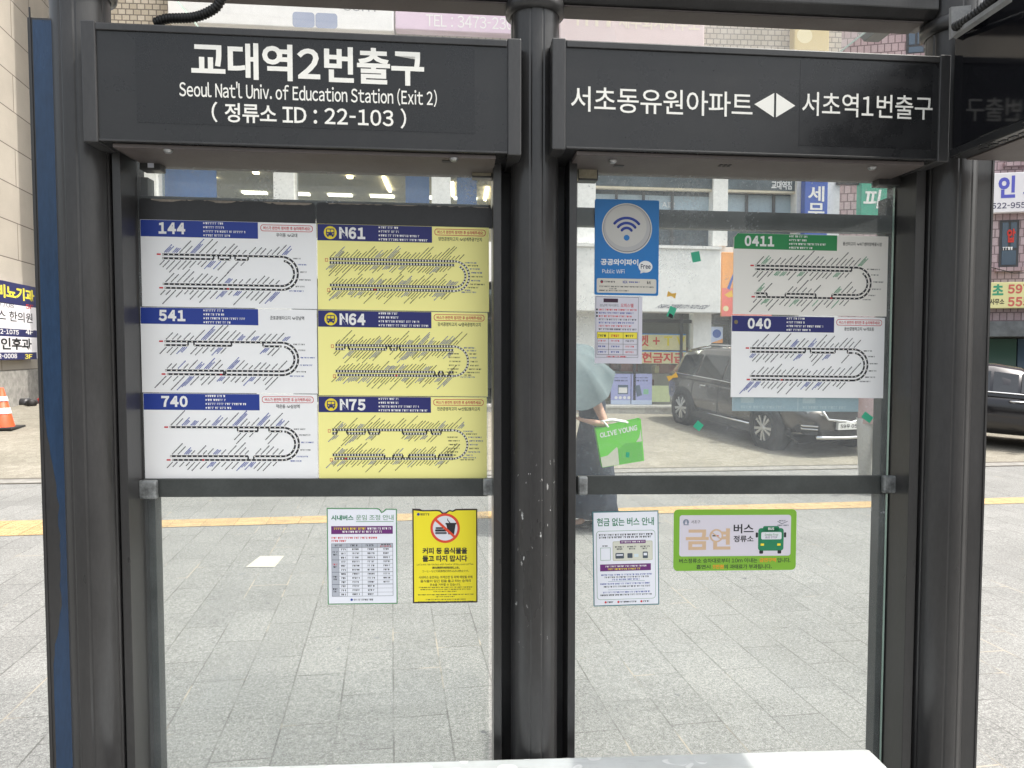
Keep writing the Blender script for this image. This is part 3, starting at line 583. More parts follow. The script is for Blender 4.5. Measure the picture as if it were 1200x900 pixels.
# stone clad building on the left
lb = empty('stone_building', tuple(LW.pt(0, 0.3)), 'beige granite clad building wall running back at the left edge', 'building')
uE = U(LW, 70, 300)[0]
mb = MB(); LW.slab(mb, -6, 1.3, uE, 22, -5, 0, GRANITE); mb.build('wall', lb)
mb = MB(); LW.slab(mb, -6, -1, uE + .02, 1.298, -5, 0.06, dusty('grey_granite_plinth', (0.3, 0.29, 0.27), .8, .3, 8)); mb.build('plinth', lb)
NAVY = mat('sign_navy', '#25285c', .4)
o, P = board('directory_sign', LW, -52, 331, 43, 421, 0.18, 0.12, mat('sign_white', '#e8e6ea', 0.4), 'stacked white and navy clinic directory sign on the granite wall', 'sign', 0.01)
rc = []
mb = MB()
def lrect(x0, y0, x1, y1, m, L=1): Panel(LW, LW.rect(x0, y0, x1, y1, .18), .18, 1, 1).rect(mb, 0, 0, 1, 1, m, L)
for y0, y1 in ((327, 354), (384, 393.5), (413, 422)): lrect(-52, y0, 43, y1, NAVY)
mb.build('panel_band', o)
mb = MB(); YL = mat('print_yellow_bright', '#efe04a', .5)
for t, x0, y0, x1, y1, m, bd in (('비뇨기과', -4, 336, 40, 351, YL, .04), ('7708', -2, 354.5, 16, 360, BLACK, 0), ('5F', 30, 357, 39, 362, PRED, .02), ('스 한의원', -3, 365, 38, 377, BLACK, .01), ('72-1075', -4, 386, 22, 391.5, WHITE, .02), ('4F', 30, 386.5, 39, 392, WHITE, .02), ('인후과', 1, 396, 37, 410, BLACK, .03), ('72-0008', -6, 414.5, 20, 420, WHITE, .02), ('3F', 29, 415, 38, 420.5, YL, .02)):
    ptext(mb, LW, t, x0, y0, x1, y1, m, .181, bd, 2)
mb.build('lettering', o)
# hydrant connection on the plinth
c = LW.pt(U(LW, 33, 472, .2)[0], U(LW, 33, 472, .2)[1], 0.2)
hy = empty('hydrant_connection', tuple(c), 'dark twin hose connection with red caps on the granite plinth', 'hydrant')
mb = MB()
mb.tube([c + LW.n * .14, c - LW.n * .02], .1, DKFR, 16); mb.tube([c - LW.ex * .2 - LW.n * .1, c, c + LW.ex * .16 - LW.n * .1], .065, DKFR, 12); mb.build('body', hy, True)
for sgn, m in ((-1, mat('cap_black', '#1c1a1a')), (1, mat('cap_red', '#b03028'))):
    p = c + LW.ex * .19 * sgn - LW.n * .12; d = (LW.ex * sgn * .8 - LW.n * .6).normalized()
    mb = MB(); mb.lathe([(.001, .12), (.085, .12), (.09, .03), (.075, 0), (.001, 0)], p, d, m, 16); mb.build('cap', hy, True)

# traffic cone
c = gpt(3, 503)
co = empty('traffic_cone', tuple(c), 'orange traffic cone with white bands and a black base at the left edge', 'traffic cone')
ORG = dusty('cone_orange', '#d9532b', .5, .15, 8); hC = 0.73
mb = MB(); mb.lathe([(.19, .03), (.035, hC), (.02, hC), (.001, hC)], c, (0, 0, 1), ORG, 28); mb.build('cone', co, True)
mb = MB()
for a, b_ in ((.28, .38), (.5, .58)): mb.lathe([(.193 - .2067 * (a - .03) + .003, a), (.193 - .2067 * (b_ - .03) + .003, b_)], c, (0, 0, 1), mat('reflective_white', (.78,) * 3, .4), 28)
mb.build('band', co, True)
mb = MB(); mb.box(c + Vector((0, 0, .025)), (.52, .52, .045), mat('rubber_black', (.02, .02, .02), .8), .2); mb.build('base', co, bevel=.012)

# ------------------------------------------------------------------ the bus shelter
sh = empty('bus_shelter', tuple(SH.pt(0, gz(0, 2.1), 0)), 'charcoal bus shelter with fluted posts, glazed back and two header signs', 'bus shelter')
def u_(px, py, off=0.0): return SH.uv(px, py, off)[0]
def v_(px, py, off=0.0): return SH.uv(px, py, off)[1]
Z = Vector((0, 0, 1))
def post(cx, off, r, u_shift=0):
    u = u_(cx, 300, off); c = SH.pt(u, 0, off); base = gz(c.x, c.y) - 0.02 - c.z; top = 3.0
    out = []
    for k in range(96):
        w = 2 * math.pi * k / 96; rr = r
        for gdeg in (-15, 15, 75, 105, 165, 195, 255, 285):      # fine vertical grooves
            d = abs((math.degrees(w) - gdeg + 180) % 360 - 180)
            if d < 2.5: rr = r - 0.0018
        # angle 0 faces the viewer
        out.append(SH.pt(u + math.sin(w) * rr, base, off + math.cos(w) * rr))
    mb = MB(); mb.prism(out, Z * (top - base), POSTP if abs(cx - 626) < 5 else PAINT)
    o = mb.build('post', sh); 
    for i, p in enumerate(o.data.polygons): p.use_smooth = False
    mb = MB(); mb.lathe([(r * 1.02, 2.655), (r * 1.22, 2.66), (r * 1.22, 2.69), (r * 1.0, 2.70)], SH.pt(u, 0, off), (0, 0, 1), PAINT, 40); mb.build('post_flange', sh, True)
    return u
OFFP = 0.085
uPL, uPC, uPR = post(102, OFFP, 0.0735), post(626.3, OFFP, 0.069), post(1110, OFFP, 0.0735)
zB = -0.02
def vslab(name, u0, u1, v0, v1, o0, o1, m, parent=None, bevel=0.0015):
    mb = MB(); SH.slab(mb, u0, v0, u1, v1, o0, o1, m); return mb.build(name, parent or sh, bevel=bevel)
vT = v_(640, 190, 0.1)
# upright frame bars
mul = []
for x0, x1 in ((133.5, 143.5), (578, 587.5), (667, 676), (1072, 1083)):
    a, b_ = u_(x0, 300, .1), u_(x1, 300, .1); mul.append((a, b_)); vslab('mullion', a, b_, gz(a, 2.1), 2.30, -0.05, 0.1, PAINT)
for a, b_ in ((mul[0][0] - .035, mul[0][0] - .001), (mul[1][1] + .001, uPC - .02), (uPC + .02, mul[2][0] - .001), (mul[3][1] + .001, mul[3][1] + .03)):
    vslab('filler_plate', a, b_, gz(a, 2.1), 2.3, -0.02, 0.012, dusty('dark_gap_tone', (0.018, 0.018, 0.02), .5, .2, 6))  # plates in the gaps, a darker tone than the frame
# flat fins outside the outer posts
uf0, uf1 = u_(40, 300, .14), u_(72, 300, .14)
fin = vslab('fin', uf0, uf1, gz(-1.3, 2), v_(55, 21, .14), 0.06, 0.14, PAINT)
ug0, ug1 = u_(1137, 300, .14), u_(1162.5, 300, .14)
vslab('fin', ug0, ug1, gz(1.4, 2), 2.72, 0.06, 0.14, PAINT)
for a in (ug1 - .008, ug0 + .001): vslab('fin_rib', a, a + .006, 0.0, 2.7, .1402, .1425, PAINT, bevel=0)
vslab('fin_rib', uf0 + .006, uf0 + .010, 0.02, 2.6, .1402, .1425, PAINT, bevel=0)
# blue film on the left fin, its edge torn lower down
FILM = dusty('blue_film', (0.015, 0.042, 0.095), .22, .35, 7, streak=5)
vv = FILM.node_tree; 
rt = random.Random(3); v0, v1 = gz(-1.3, 2) + .05, v_(55, 24, .14); left = []; n = 90
for k in range(n + 1):
    z = v1 + (v0 - v1) * k / n; f = k / n
    base = 0.2 + (0.42 if .49 < f < .63 else (.3 * max(0, (f - .42) / .07) if f < .49 else max(0.06, .42 - (f - .63) * 5) if f >= .63 else 0)) if f > .42 else .2
    j = rt.uniform(-.05, .06) if .44 < f < .68 else 0
    left.append((uf0 + (uf1 - uf0) * min(.85, base + j), z))
mb = MB(); w = uf1 - .002
for k in range(n): mb.hexa([SH.pt(left[k + 1][0], left[k + 1][1], .1412), SH.pt(w, left[k + 1][1], .1412), SH.pt(w, left[k][1], .1412), SH.pt(left[k][0], left[k][1], .1412), SH.pt(left[k + 1][0], left[k + 1][1], .1404), SH.pt(w, left[k + 1][1], .1404), SH.pt(w, left[k][1], .1404), SH.pt(left[k][0], left[k][1], .1404)], FILM)
mb.build('blue_film', fin)

# glass panes with bright polished edges
pane = []
vgT, vgB = v_(640, 178, 0), 0.12
for i, (a, b_) in enumerate(((mul[0][1] - .002, mul[1][0] - .012), (mul[2][1] + .0, mul[3][0] - .004))):
    mb = MB(); q = [(a, vgB), (b_, vgB), (b_, vgT), (a, vgT)]
    f = [SH.pt(u, v, .0) for u, v in q]; bk = [SH.pt(u, v, -.01) for u, v in q]
    mb.add(f, [(0, 1, 2, 3)], GLASS); mb.add(f + bk, [(i_, 4 + i_, 4 + (i_ + 1) % 4, (i_ + 1) % 4) for i_ in range(4)], EDGE)
    o = mb.build('glass_pane', sh); pane.append((a, b_))
# back lips seen through the glass near its edges
vslab('back_lip', pane[0][0], u_(176, 300, -.03), 0.1, 2.2, -.07, -.025, RAILM)
vslab('back_lip', u_(1036, 300, -.03), pane[1][1] + .02, 0.1, 2.2, -.07, -.025, RAILM)
# cross rails with cast end clamps
for (a, b_), (x0, x1, y0, y1) in zip(pane, ((186, 571, 561, 582), (686, 1040, 557.5, 579))):
    r = SH.rect(x0, y0, x1, y1, .012)
    vslab('cross_rail', a + .004, b_ - .002, r[1], r[3], .002, .014, RAILM)
for x0, x1, y0, y1 in ((162, 184, 563, 585), (566, 579, 560.5, 581), (677, 689, 558.5, 580), (1035, 1056, 557.5, 578)):
    r = SH.rect(x0, y0, x1, y1, .03); vslab('rail_clamp', *(r[0], r[2], r[1], r[3]), .0145, .034, dusty('cast_clamp', (0.26, .27, .27), .45, .5, 45, metal=.5), bevel=.006)
r = SH.rect(677, 249, 1042, 270, -.03)
vslab('upper_rail', pane[1][0] - .003, pane[1][1] + .01, r[1], r[3], -.045, -.012, RAILM)
r2 = SH.rect(163, 236, 576, 258, -.03); vslab('upper_rail', pane[0][0] - .003, pane[0][1] + .01, r2[1], r2[3], -.045, -.012, RAILM)
# header signs: box, end caps, face film, lettering, soffit
def header(x0, x1, ytop, ybot, cl, cr):
    r = SH.rect(x0, ytop, x1, ybot, .2); box = vslab('header_sign', r[0] + .006, r[2] - .006, r[1], r[3], .0, .2, SIGNF, bevel=.004)
    for a, b_ in (cl, cr): vslab('end_cap', u_(a, 100, .205), u_(b_, 100, .205), r[1] - .004, r[3] + .001, -.002, .206, PAINT, box, .003)
    a, b_ = u_(cl[1], 100, .2) + .002, u_(cr[0], 100, .2) - .002
    vslab('top_trim', a, b_, r[3] - .022, r[3] - .004, .2, .205, PAINT, box, .002)
    vslab('top_trim', a, b_, r[1] + .001, r[1] + .006, .2, .203, PAINT, box, .001)
    mb = MB(); SH.slab(mb, a + .03, r[1] - .012, b_ - .03, r[1] - .0005, -.03, .19, UNDER)
    so = mb.build('soffit', box, bevel=.002)
    return box, r
hA, rA = header(96, 611, 35.5, 173, (96, 113), (595, 611))
hB, rB = header(647, 1114, 55.5, 181.5, (647, 663), (1101, 1114))
for h, (x0, y0, x1, y1) in ((hA, (160, 44, 556, 150)), (hB, (937, 74, 1092, 173))):
    r = SH.rect(x0, y0, x1, y1, .2); mb = MB(); SH.slab(mb, *r, .2, .2006, SIGNV); mb.build('vinyl_film', h)
def stext(mb, t, x0, y0, x1, y1, bold=0.0, off=.2014, m=LETTER): return ptext(mb, SH, t, x0, y0, x1, y1, m, off, bold)
mb = MB(); stext(mb, '교대역2번출구', 224, 53, 497, 96, .026); mb.build('station_name', hA)
mb = MB(); stext(mb, "Seoul Nat'l Univ. of Education Station (Exit 2)", 210, 99, 512, 120, .012); mb.build('english_name', hA)
mb = MB(); stext(mb, '( 정류소 ID : 22-103 )', 248, 123, 476, 147, .016); mb.build('stop_number', hA)
mb = MB(); stext(mb, '서초동유원아파트', 669, 104.5, 882, 134, .006); mb.build('direction_name', hB)
mb = MB(); stext(mb, '서초역1번출구', 940, 110, 1093, 138, .006); mb.build('direction_name', hB)
P = Panel(SH, SH.rect(884, 109, 932, 137.5, .2012), .2012, 48, 28.5)
mb = MB(); P.poly(mb, [(0, 14), (23, 0), (23, 28.5)], LETTER, 0); P.poly(mb, [(25.5, 0), (48, 14), (25.5, 28.5)], LETTER, 0); mb.build('arrow_symbol', hB)
# screws, slots and speaker holes on the soffits
def under(px, py, box, kind):
    d = 0.0; u, v = 0, 0
    vs = (rA if box is hA else rB)[1] - .0122
    # walk along the soffit until the pixel row is met
    best = min((abs(SH.uv(px, py, o / 200)[1] - vs), o / 200) for o in range(-4, 38)); o = best[1]; u = SH.uv(px, py, o)[0]; c = SH.pt(u, vs, o)
    mb = MB()
    if kind == 'screw': mb.lathe([(.001, -.008), (.008, -.008), (.012, -.003), (.012, 0)], c, (0, 0, 1), STEEL, 14)
    elif kind == 'slot': SH.slab(mb, u - .014, vs - .0016, u + .014, vs - .0002, o - .01, o + .01, BLACK)
    else:
        for i in range(3):
            for j in range(2): SH.slab(mb, u - .018 + i * .013, vs - .0016, u - .011 + i * .013, vs - .0002, o - .012 + j * .014, o - .004 + j * .014, BLACK)
    mb.build({'screw': 'screw', 'slot': 'slot', 'holes': 'speaker_holes'}[kind], box, kind == 'screw')
for a in ((197, 176, hA, 'screw'), (532, 183, hA, 'screw'), (524, 189, hA, 'slot'), (718, 188, hB, 'screw'), (725, 194, hB, 'slot'), (850, 194, hB, 'holes'), (1022, 196, hB, 'screw')): under(*a)
# dark glass clamps under the header with pale faces
for x0, y0, x1, y1, m in ((163, 176, 187, 199, 0), (553, 190, 577, 208, 1), (678, 193, 701, 211, 1), (1031, 189, 1056, 217, 0)):
    r = SH.rect(x0, y0, x1, y1, .035); k = vslab('glass_clamp', r[0], r[2], r[1], r[3] + .05, -.01, .035, PAINT, bevel=.003)
    if m: mb = MB(); SH.slab(mb, r[0] + .001, r[1] + .005, r[2] - .004, r[3] - .012, .0352, .037, dusty('worn_brass_pad', (.42, .38, .28), .35, .3, 30, metal=.3)); mb.build('clamp_pad', k)
    elif x0 < 400: mb = MB(); SH.slab(mb, r[0] + .024, r[1] + .006, r[2] - .016, r[3] - .016, .0352, .037, mat('pale_pad', (.7, .72, .8), .4)); mb.build('clamp_pad', k)
# roof: front beam, rafters and grimy glass sheet
vb = v_(860, 21, .06); 
out = [SH.pt(uPL - .1, vb + dz, .06 + do) for do, dz in ((-.05, 0), (.04, 0), (.062, .022), (.062, .2), (-.05, .2))]
mb = MB(); mb.prism(out, SH.eu * (uPR - uPL + .03), PAINT); mb.build('roof_beam', sh, bevel=.004)
vslab('beam_soffit', uPL + .1, uPR - .1, vb - .006, vb - .001, .018, .095, UNDER)
uRL, uRR = u_(200, 8, -.5), u_(1004, 42, -.62)
for a in (uRL - .09, uRR + .03):
    o0, o1 = (-.62 if a > 0 else -.50), .95
    mb = MB(); q = [(o0, 2.95), (o1, 2.95), (o1, 3.02), (o0 - .06, 3.02)]
    mb.prism([SH.pt(a, v, o) for o, v in q], SH.eu * .06, dusty('grey_rafter_paint', (.2, .2, .195), .5, .15, 8)); mb.build('rafter', sh)
mb = MB(); ra, rb, z0 = uRL, uRR, 2.955; q = [(ra, 1.05), (rb, 1.05), (rb, -1.3), (ra, -1.3)]
f = [SH.pt(u, z0, o) for u, o in q]; mb.add(f, [(0, 1, 2, 3)], ROOFG); bk = [p + Z * .01 for p in f]
mb.add(f + bk, [(i, 4 + i, 4 + (i + 1) % 4, (i + 1) % 4) for i in range(4)], EDGE); mb.build('roof_glass', sh)

# ------------------------------------------------------------------ side header board, conduits, bench
GLOSS = mat('glossy_black_panel', (0.006, 0.006, 0.008), 0.09, spec=0.5)
ub = u_(1117, 110, .215); vb0 = v_(1118, 180, .215); vb1 = vb0 + .36
db = empty('side_header_board', tuple(SH.pt(ub + .05, vb0, .7)), 'glossy black side header board reaching forward from the right post', 'header board')
mb = MB(); SH.slab(mb, ub, vb0 + .012, ub + .1, vb1, .215, 1.25, GLOSS); mb.build('glossy_panel', db, bevel=.003)
mb = MB(); SH.slab(mb, ub - .004, vb0 - .012, ub + .104, vb0 + .0115, .21, 1.25, SIGNF); mb.build('bottom_rail', db, bevel=.003)
mb = MB()
for k in range(26): SH.slab(mb, ub + .016, vb0 - .0136, ub + .03, vb0 - .0121, .3 + k * .034, .322 + k * .034, BLACK)
mb.build('vent_slots', db)
mb = MB(); SH.slab(mb, ub + .045, vb0 - .016, ub + .3, vb0 - .0125, .215, 1.25, UNDER); mb.build('soffit', db)
def hose(name, pts, r, label):
    P = [Vector(p) for p in pts]; fine = []
    for i in range(len(P) - 1):
        a, b_, c_, d = P[max(0, i - 1)], P[i], P[i + 1], P[min(len(P) - 1, i + 2)]
        for k in range(14):
            t = k / 14; fine.append(.5 * ((2 * b_) + (c_ - a) * t + (2 * a - 5 * b_ + 4 * c_ - d) * t * t + (3 * b_ - a - 3 * c_ + d) * t ** 3))
    tot = [0]
    for i in range(1, len(fine)): tot.append(tot[-1] + (fine[i] - fine[i - 1]).length)
    path, rad, L, k = [], [], 0.0, 0; i = 0; step = .0022
    while L < tot[-1]:
        while i < len(fine) - 2 and tot[i + 1] < L: i += 1
        t = (L - tot[i]) / max(1e-6, tot[i + 1] - tot[i]); path.append(fine[i].lerp(fine[i + 1], t)); rad.append(r * (1.0 if (k // 2) % 2 else .84)); L += step; k += 1
    mb = MB(); mb.tube(path, rad, mat('conduit_black', (.014, .014, .014), .45), 12); return tag(mb.build(name, None, True), label, 'conduit')
def sp(px, py, off): u, v = SH.uv(px, py, off); return SH.pt(u, v, off)
hose('corrugated_conduit', [sp(182, 27, .06), sp(196, 22, .07), sp(225, 20.5, .08), sp(243, 15, .09), sp(256, 5, .1), sp(261, -14, .11), sp(250, -40, .1)], .0135, 'black corrugated conduit curling over the left header sign')
hose('corrugated_conduit', [sp(1118, 32, .26), sp(1135, 22, .3), sp(1155, 6, .34), sp(1172, -12, .38), sp(1190, -40, .42)], .0135, 'black corrugated conduit on the pale bracket at the top right corner')
cb = empty('conduit_bracket', tuple(sp(1120, 30, .2)), 'pale grey angled metal bracket under the top right conduit', 'bracket')
GB = dusty('galvanised_bracket', (.3, .3, .3), .45, .2, 12)
mb = MB(); mb.prism([sp(1112, 10, .22), sp(1112, 47, .22), sp(1122, 44, .22), sp(1135, 36, .25), sp(1135, 8, .25)], -SH.n * .01, GB); mb.build('back_plate', cb)
mb = MB(); mb.prism([sp(1116, 43, .235), sp(1120, 46, .235), sp(1186, 2, .5), sp(1182, -2, .5)], Z * .012, GB); mb.build('arm', cb)

vz = v_(1018, 876, .165); ue = u_(1018, 876, .165); ul = ue - 2.1
be = empty('bench', tuple(SH.pt(-.1, gz(0, 1.7), .4)), 'pale translucent topped bench in front of the shelter glass', 'bench')
BT = mat('bench_top_resin', (.5, .52, .53), .2); v = coords(BT)
n = node(BT, 'ShaderNodeTexVoronoi', Scale=13.0); nn = node(BT, 'ShaderNodeTexNoise', Scale=6.0)
mm = node(BT, 'ShaderNodeMix', data_type='RGBA'); mm.inputs[0].default_value = .12; lk(BT, v, mm.inputs[6]); lk(BT, v, nn.inputs[0]); lk(BT, nn.outputs[1], mm.inputs[7]); lk(BT, mm.outputs[2], n.inputs['Vector'])
rp = ramp(BT, n.outputs['Distance'], [(0.0, (.5,) * 3), (.27, (.5,) * 3), (.30, (1, 1, 1)), (.34, (0, 0, 0))])
sl = noise(BT, v, 3.2, 2)
f = mix(BT, 1.0, rp.outputs[0], ramp(BT, sl, [(.43, (0, 0, 0)), (.48, (1, 1, 1))]).outputs[0], 'MULTIPLY')
dn = noise(BT, v, 4.5, 6, .65); d2 = noise(BT, coords(BT, (1, 9, 1)), 14, 3, .6)
bc = mix(BT, f, (.43, .455, .465), (.56, .575, .58)); bc = mix(BT, 1.0, bc, ramp(BT, dn, [(.32, (.84, .84, .82)), (.68, (1.06,) * 3)]).outputs[0], 'MULTIPLY'); bc = mix(BT, 1.0, bc, ramp(BT, d2, [(.28, (.86,) * 3), (.42, (1.0,) * 3)]).outputs[0], 'MULTIPLY')
lk(BT, bc, bsdf(BT).inputs[0]); lk(BT, ramp(BT, f, [(0, (.2,) * 3), (1, (.5,) * 3)]).outputs[0], bsdf(BT).inputs['Roughness'])
mb = MB(); SH.slab(mb, ul, vz - .03, ue, vz, .165, .62, BT); mb.build('seat', be, bevel=.012)
mb = MB(); SH.slab(mb, ul + .03, vz - .07, ue - .03, vz - .0305, .2, .58, PAINT); mb.build('seat_frame', be, bevel=.004)
for u in (ul + .25, (ul + ue) / 2, ue - .25):
    mb = MB(); SH.slab(mb, u - .03, gz(u, 1.7) - .02, u + .03, vz - .071, .3, .48, PAINT); mb.build('leg', be, bevel=.004)

# ------------------------------------------------------------------ route posters
PBLUE = mat('route_blue', '#233b8f', .5); PNAVY = mat('route_navy', '#262a6b', .5); PGREEN = mat('route_green', '#2f8a52', .5); INK = mat('route_ink', '#23232a', .5); INKB = mat('route_ink_blue', '#3b4fa0', .5); INKG = mat('route_ink_green', '#3d9166', .5); INKGR = mat('route_ink_grey', '#4a5560', .5)
REDT = mat('route_red', '#c9303a', .5); PYELL = mat('poster_yellow_stock', '#faf39c', .5); PWHITE = mat('poster_white_stock', '#f3f3f3', .5); PCREAM = mat('poster_offwhite_stock', '#ebe8e1', .5); CASE = mat('line_casing', '#f2f0e6', .5); LOGOY = mat('night_bus_yellow', '#efd93a', .5)
def route_poster(num, rect, stock, band, ends, label, off=.003, night=False, redbox=True, accent=None, gaps=(), gaps2=(), seed=1, single_top=False, outline=None, dash=None, tilt=0.0):
    rr = random.Random(seed); W_, H_ = 206.0, 101.0
    P = Panel(SH, SH.rect(*rect, off), off, W_, H_, tilt)
    mb = MB(); P.sheet(mb, .0025, stock, outline=outline); o = tag(mb.build('route_poster'), label, 'poster', 'bus route posters on the shelter glass')
    mb = MB(); P.rect(mb, 0.3, 0.3, 137, 19.5, band, 1) if not outline else P.poly(mb, [(5, .3), (.3, 6), (.3, 19.5), (137, 19.5), (137, .3)], band, 1); hb = mb.build('header_band', o)
    mb = MB()
    if night: P.text(mb, num, 26, 3.2, 57, 17.3, WHITE, 2, .05)
    else: P.text(mb, num, 21 if len(num) < 4 else 14, 2.8, 52 if len(num) < 4 else 53, 16.2, WHITE, 2, .05)
    mb.build('route_number', hb)
    mb = MB()
    for k in range(4):
        y = 1.3 + k * 4.7; P.rect(mb, 73, y + .5, 74.6, y + 2.3, WHITE, 2); P.words(mb, 75.5, y, [97, 97, 122, 105 if not night else 133][k], 2.7, WHITE, 2, rr)
    mb.build('band_text', hb)
    if night:
        mb = MB(); P.disc(mb, 15.5, 10.2, 7.6, LOGOY, 2); P.rrect(mb, 10.5, 5.5, 20.5, 13.8, 1.6, PNAVY, 3); P.rect(mb, 11.6, 6.6, 15.2, 9.6, LOGOY, 4); P.rect(mb, 16, 6.6, 19.4, 9.6, LOGOY, 4); P.disc(mb, 12.7, 14.2, 1.1, PNAVY, 3, 12); P.disc(mb, 18.3, 14.2, 1.1, PNAVY, 3, 12); P.rect(mb, 11.5, 11.2, 13.2, 12.2, LOGOY, 4); P.rect(mb, 17.8, 11.2, 19.5, 12.2, LOGOY, 4); mb.build('bus_symbol', hb)
    mb = MB()
    if redbox:
        P.rrect(mb, 140, 2.6, 202, 10.4, 3.2, REDT, 1); P.rrect(mb, 140.7, 3.3, 201.3, 9.7, 2.7, stock, 2); P.text(mb, '버스가 완전히 정지한 후 승차해주세요!', 143.5, 4.5, 199, 8.6, REDT, 3, .02); yy = 12.2
    else: yy = 8.0
    L = 3.1 * len(ends); cx = 171; P.text(mb, ends, max(140, cx - L / 2), yy, min(202, cx + L / 2), yy + 4.6, INK, 2, .01); mb.build('notice_text', o)
    # the route line: two parallel lines, a right-hand bend and back
    mb = MB(); x0, x1 = (24 if not night else 15) + rr.uniform(-2, 6), 164.0; yt, yb = (40.0, 79.0) if not night else (41.0, 76.5); gap = 4.5; cy = (yt + yb) / 2; ro = (yb - yt) / 2; ri = ro - gap
    pit = dash or (3.5 if night else 6.2); lw = 1.7; T_ = 1.18
    def run(xa, xb, y):
        if night: P.rect(mb, xa, y - 1.2, xb, y + 1.2, CASE, 1); P.rect(mb, xa, y - 1.6, xb, y - 1.15, INK, 2); P.rect(mb, xa, y + 1.15, xb, y + 1.6, INK, 2)
        else: P.rect(mb, xa, y - T_, xb, y + T_, INK, 1)
        x = xa + .4
        while x < xb - .6:
            if night: P.rect(mb, x, y - 1.2, min(x + pit * .52, xb), y + 1.2, INK, 3)
            else: P.rect(mb, x, y - .7, x + 1.5, y + .7, CASE, 3)
            x += pit
    def arc(r, a0, a1):
        if night: P.disc(mb, x1, cy, r + 1.2, INK, 1, 36, r - 1.2, a0, a1); P.disc(mb, x1, cy, r + .95, CASE, 2, 36, r - .95, a0, a1)
        else: P.disc(mb, x1, cy, r + T_, INK, 1, 36, r - T_, a0, a1)
        n = int(r * R(abs(a1 - a0)) / pit)
        for k in range(n):
            a = a0 + (a1 - a0) * (k + .3) / n; d = math.degrees((pit * .5 if night else 1.5) / r)
            P.disc(mb, x1, cy, r + (.9 if night else .6), INK if night else CASE, 3, 2, r - (.9 if night else .6), a, a + d)
    run(x0, x1, yt); arc(ro, -90, 90); run(x0 + 2, x1, yb)
    def second(y, gaps_):
        segs = []; a = x0
        for g0, g1 in gaps_: segs.append((a, x0 + (x1 - x0) * g0)); a = x0 + (x1 - x0) * g1
        segs.append((a, x1))
        for a, b_ in segs:
            if b_ - a < 3: continue
            run(a, b_, y); sgn = gap if y < cy else -gap; yo = y - sgn
            for xx in ((a,) if a > x0 + 1 else ()) + ((b_,) if b_ < x1 - 1 else ()): P.rect(mb, xx - .9, min(y, yo), xx + .9, max(y, yo), INK, 2)
        return segs
    s1 = second(yt + gap, gaps); s2 = second(yb - gap, gaps2)
    if not single_top: arc(ri, -60 + rr.uniform(-25, 5), 90)
    for yy2, xx in ((yt, x0), (yb, x0 + 2)): P.rect(mb, xx - 6.2, yy2 - .9, xx - 1.6, yy2 + .9, REDT, 2) if not night else P.frame(mb, xx - 5, yy2 - .5, xx - 1.8, yy2 + 3.4, .5, REDT, 2)
    xr = rr.uniform(x0 + 5, x1 - 20); P.rect(mb, xr, yb - .9, xr + 2.6, yb + .9, REDT, 4)
    mb.build('route_line', o)
    # the slanted stop names
    mb = MB(); step = 4.0 if night else 6.6; hh = 1.6 if night else 1.8
    acc = accent or INKB
    def names(xa, xb, y, up, lo, hi):
        x = xa + rr.uniform(0, 2)
        while x < xb:
            q = rr.random(); m = acc if q < .17 else INK; n = rr.randint(lo - 1, hi) if rr.random() > .15 else hi + rr.randint(2, 5)
            P.slanted(mb, x, y, n, hh, m, up, 2, rr, 45 if night else 46)
            if q < .16:
                for k in range(2): P.slanted(mb, x + 2.1 * (k + 1), y, max(lo, n - rr.randint(1, 4)), hh * .9, m, up, 2, rr, 45 if night else 46)
                x += 2.4
            x += step * rr.uniform(.85, 1.2)
    names(x0 + 1, x1 + 6, yt - 2.2, True, 5, 10)
    for a, b_ in s1: names(a + 2, b_ - 2, yt + gap + 2.2, False, 5, 9)
    for a, b_ in s2: names(a + 2, b_ - 2, yb - gap - 2.2, True, 5, 9 if not night else 8)
    names(x0 + 1, x1 - 4, yb + 2.4, False, 5, 9)
    for k in range(6 if not night else 10):
        n = 6 if not night else 10; a = R(-52 + 118 * k / (n - 1)); xx = x1 + (ro + 3) * math.cos(a); yy3 = cy + (ro + 3) * math.sin(a)
        P.words(mb, xx, yy3 - .8, min(204, xx + rr.uniform(8, 19)), 1.7, acc if rr.random() < .35 else INK, 2, rr)
        if night and 2 <= k <= 7 and single_top: P.words(mb, xx - 26, yy3 - .8, xx - 12, 1.6, INK, 2, rr)
    mb.build('stop_names', o)
    return o, P
route_poster('144', (165.5, 259.5, 371, 360.5), PWHITE, PBLUE, '우이동 ↔ 교대', 'white route 144 poster with a blue band, top of the left column', gaps=((.43, .47), (.57, .61), (.72, 1.0)), seed=11)
route_poster('541', (165.5, 361.5, 371.5, 460.5), PWHITE, PBLUE, '군포공영차고지 ↔ 강남역', 'white route 541 poster with a blue band, between posters 144 and 740', redbox=False, gaps=((.2, .25), (.57, .84)), gaps2=((.5, .515),), seed=12)
route_poster('740', (169, 461.5, 372, 560.5), PWHITE, PBLUE, '덕은동 ↔ 삼성역', 'white route 740 poster with a blue band, resting just above the left rail', gaps=((.0, .6), (.78, .88)), gaps2=((.69, .74),), seed=13)
route_poster('N61', (372.2, 264.5, 573, 364), PYELL, PNAVY, '양천공영차고지 ↔ 상계주공7단지', 'yellow night route N61 poster, top of the yellow column', night=True, seed=21)
route_poster('N64', (373, 365, 571.5, 464), PYELL, PNAVY, '강서공영차고지 ↔ 염곡공영차고지', 'yellow night route N64 poster, between posters N61 and N75', night=True, gaps=((.08, .11), (.43, .46), (.52, .54)), gaps2=((.84, .87), (.91, .96)), seed=22, single_top=True)
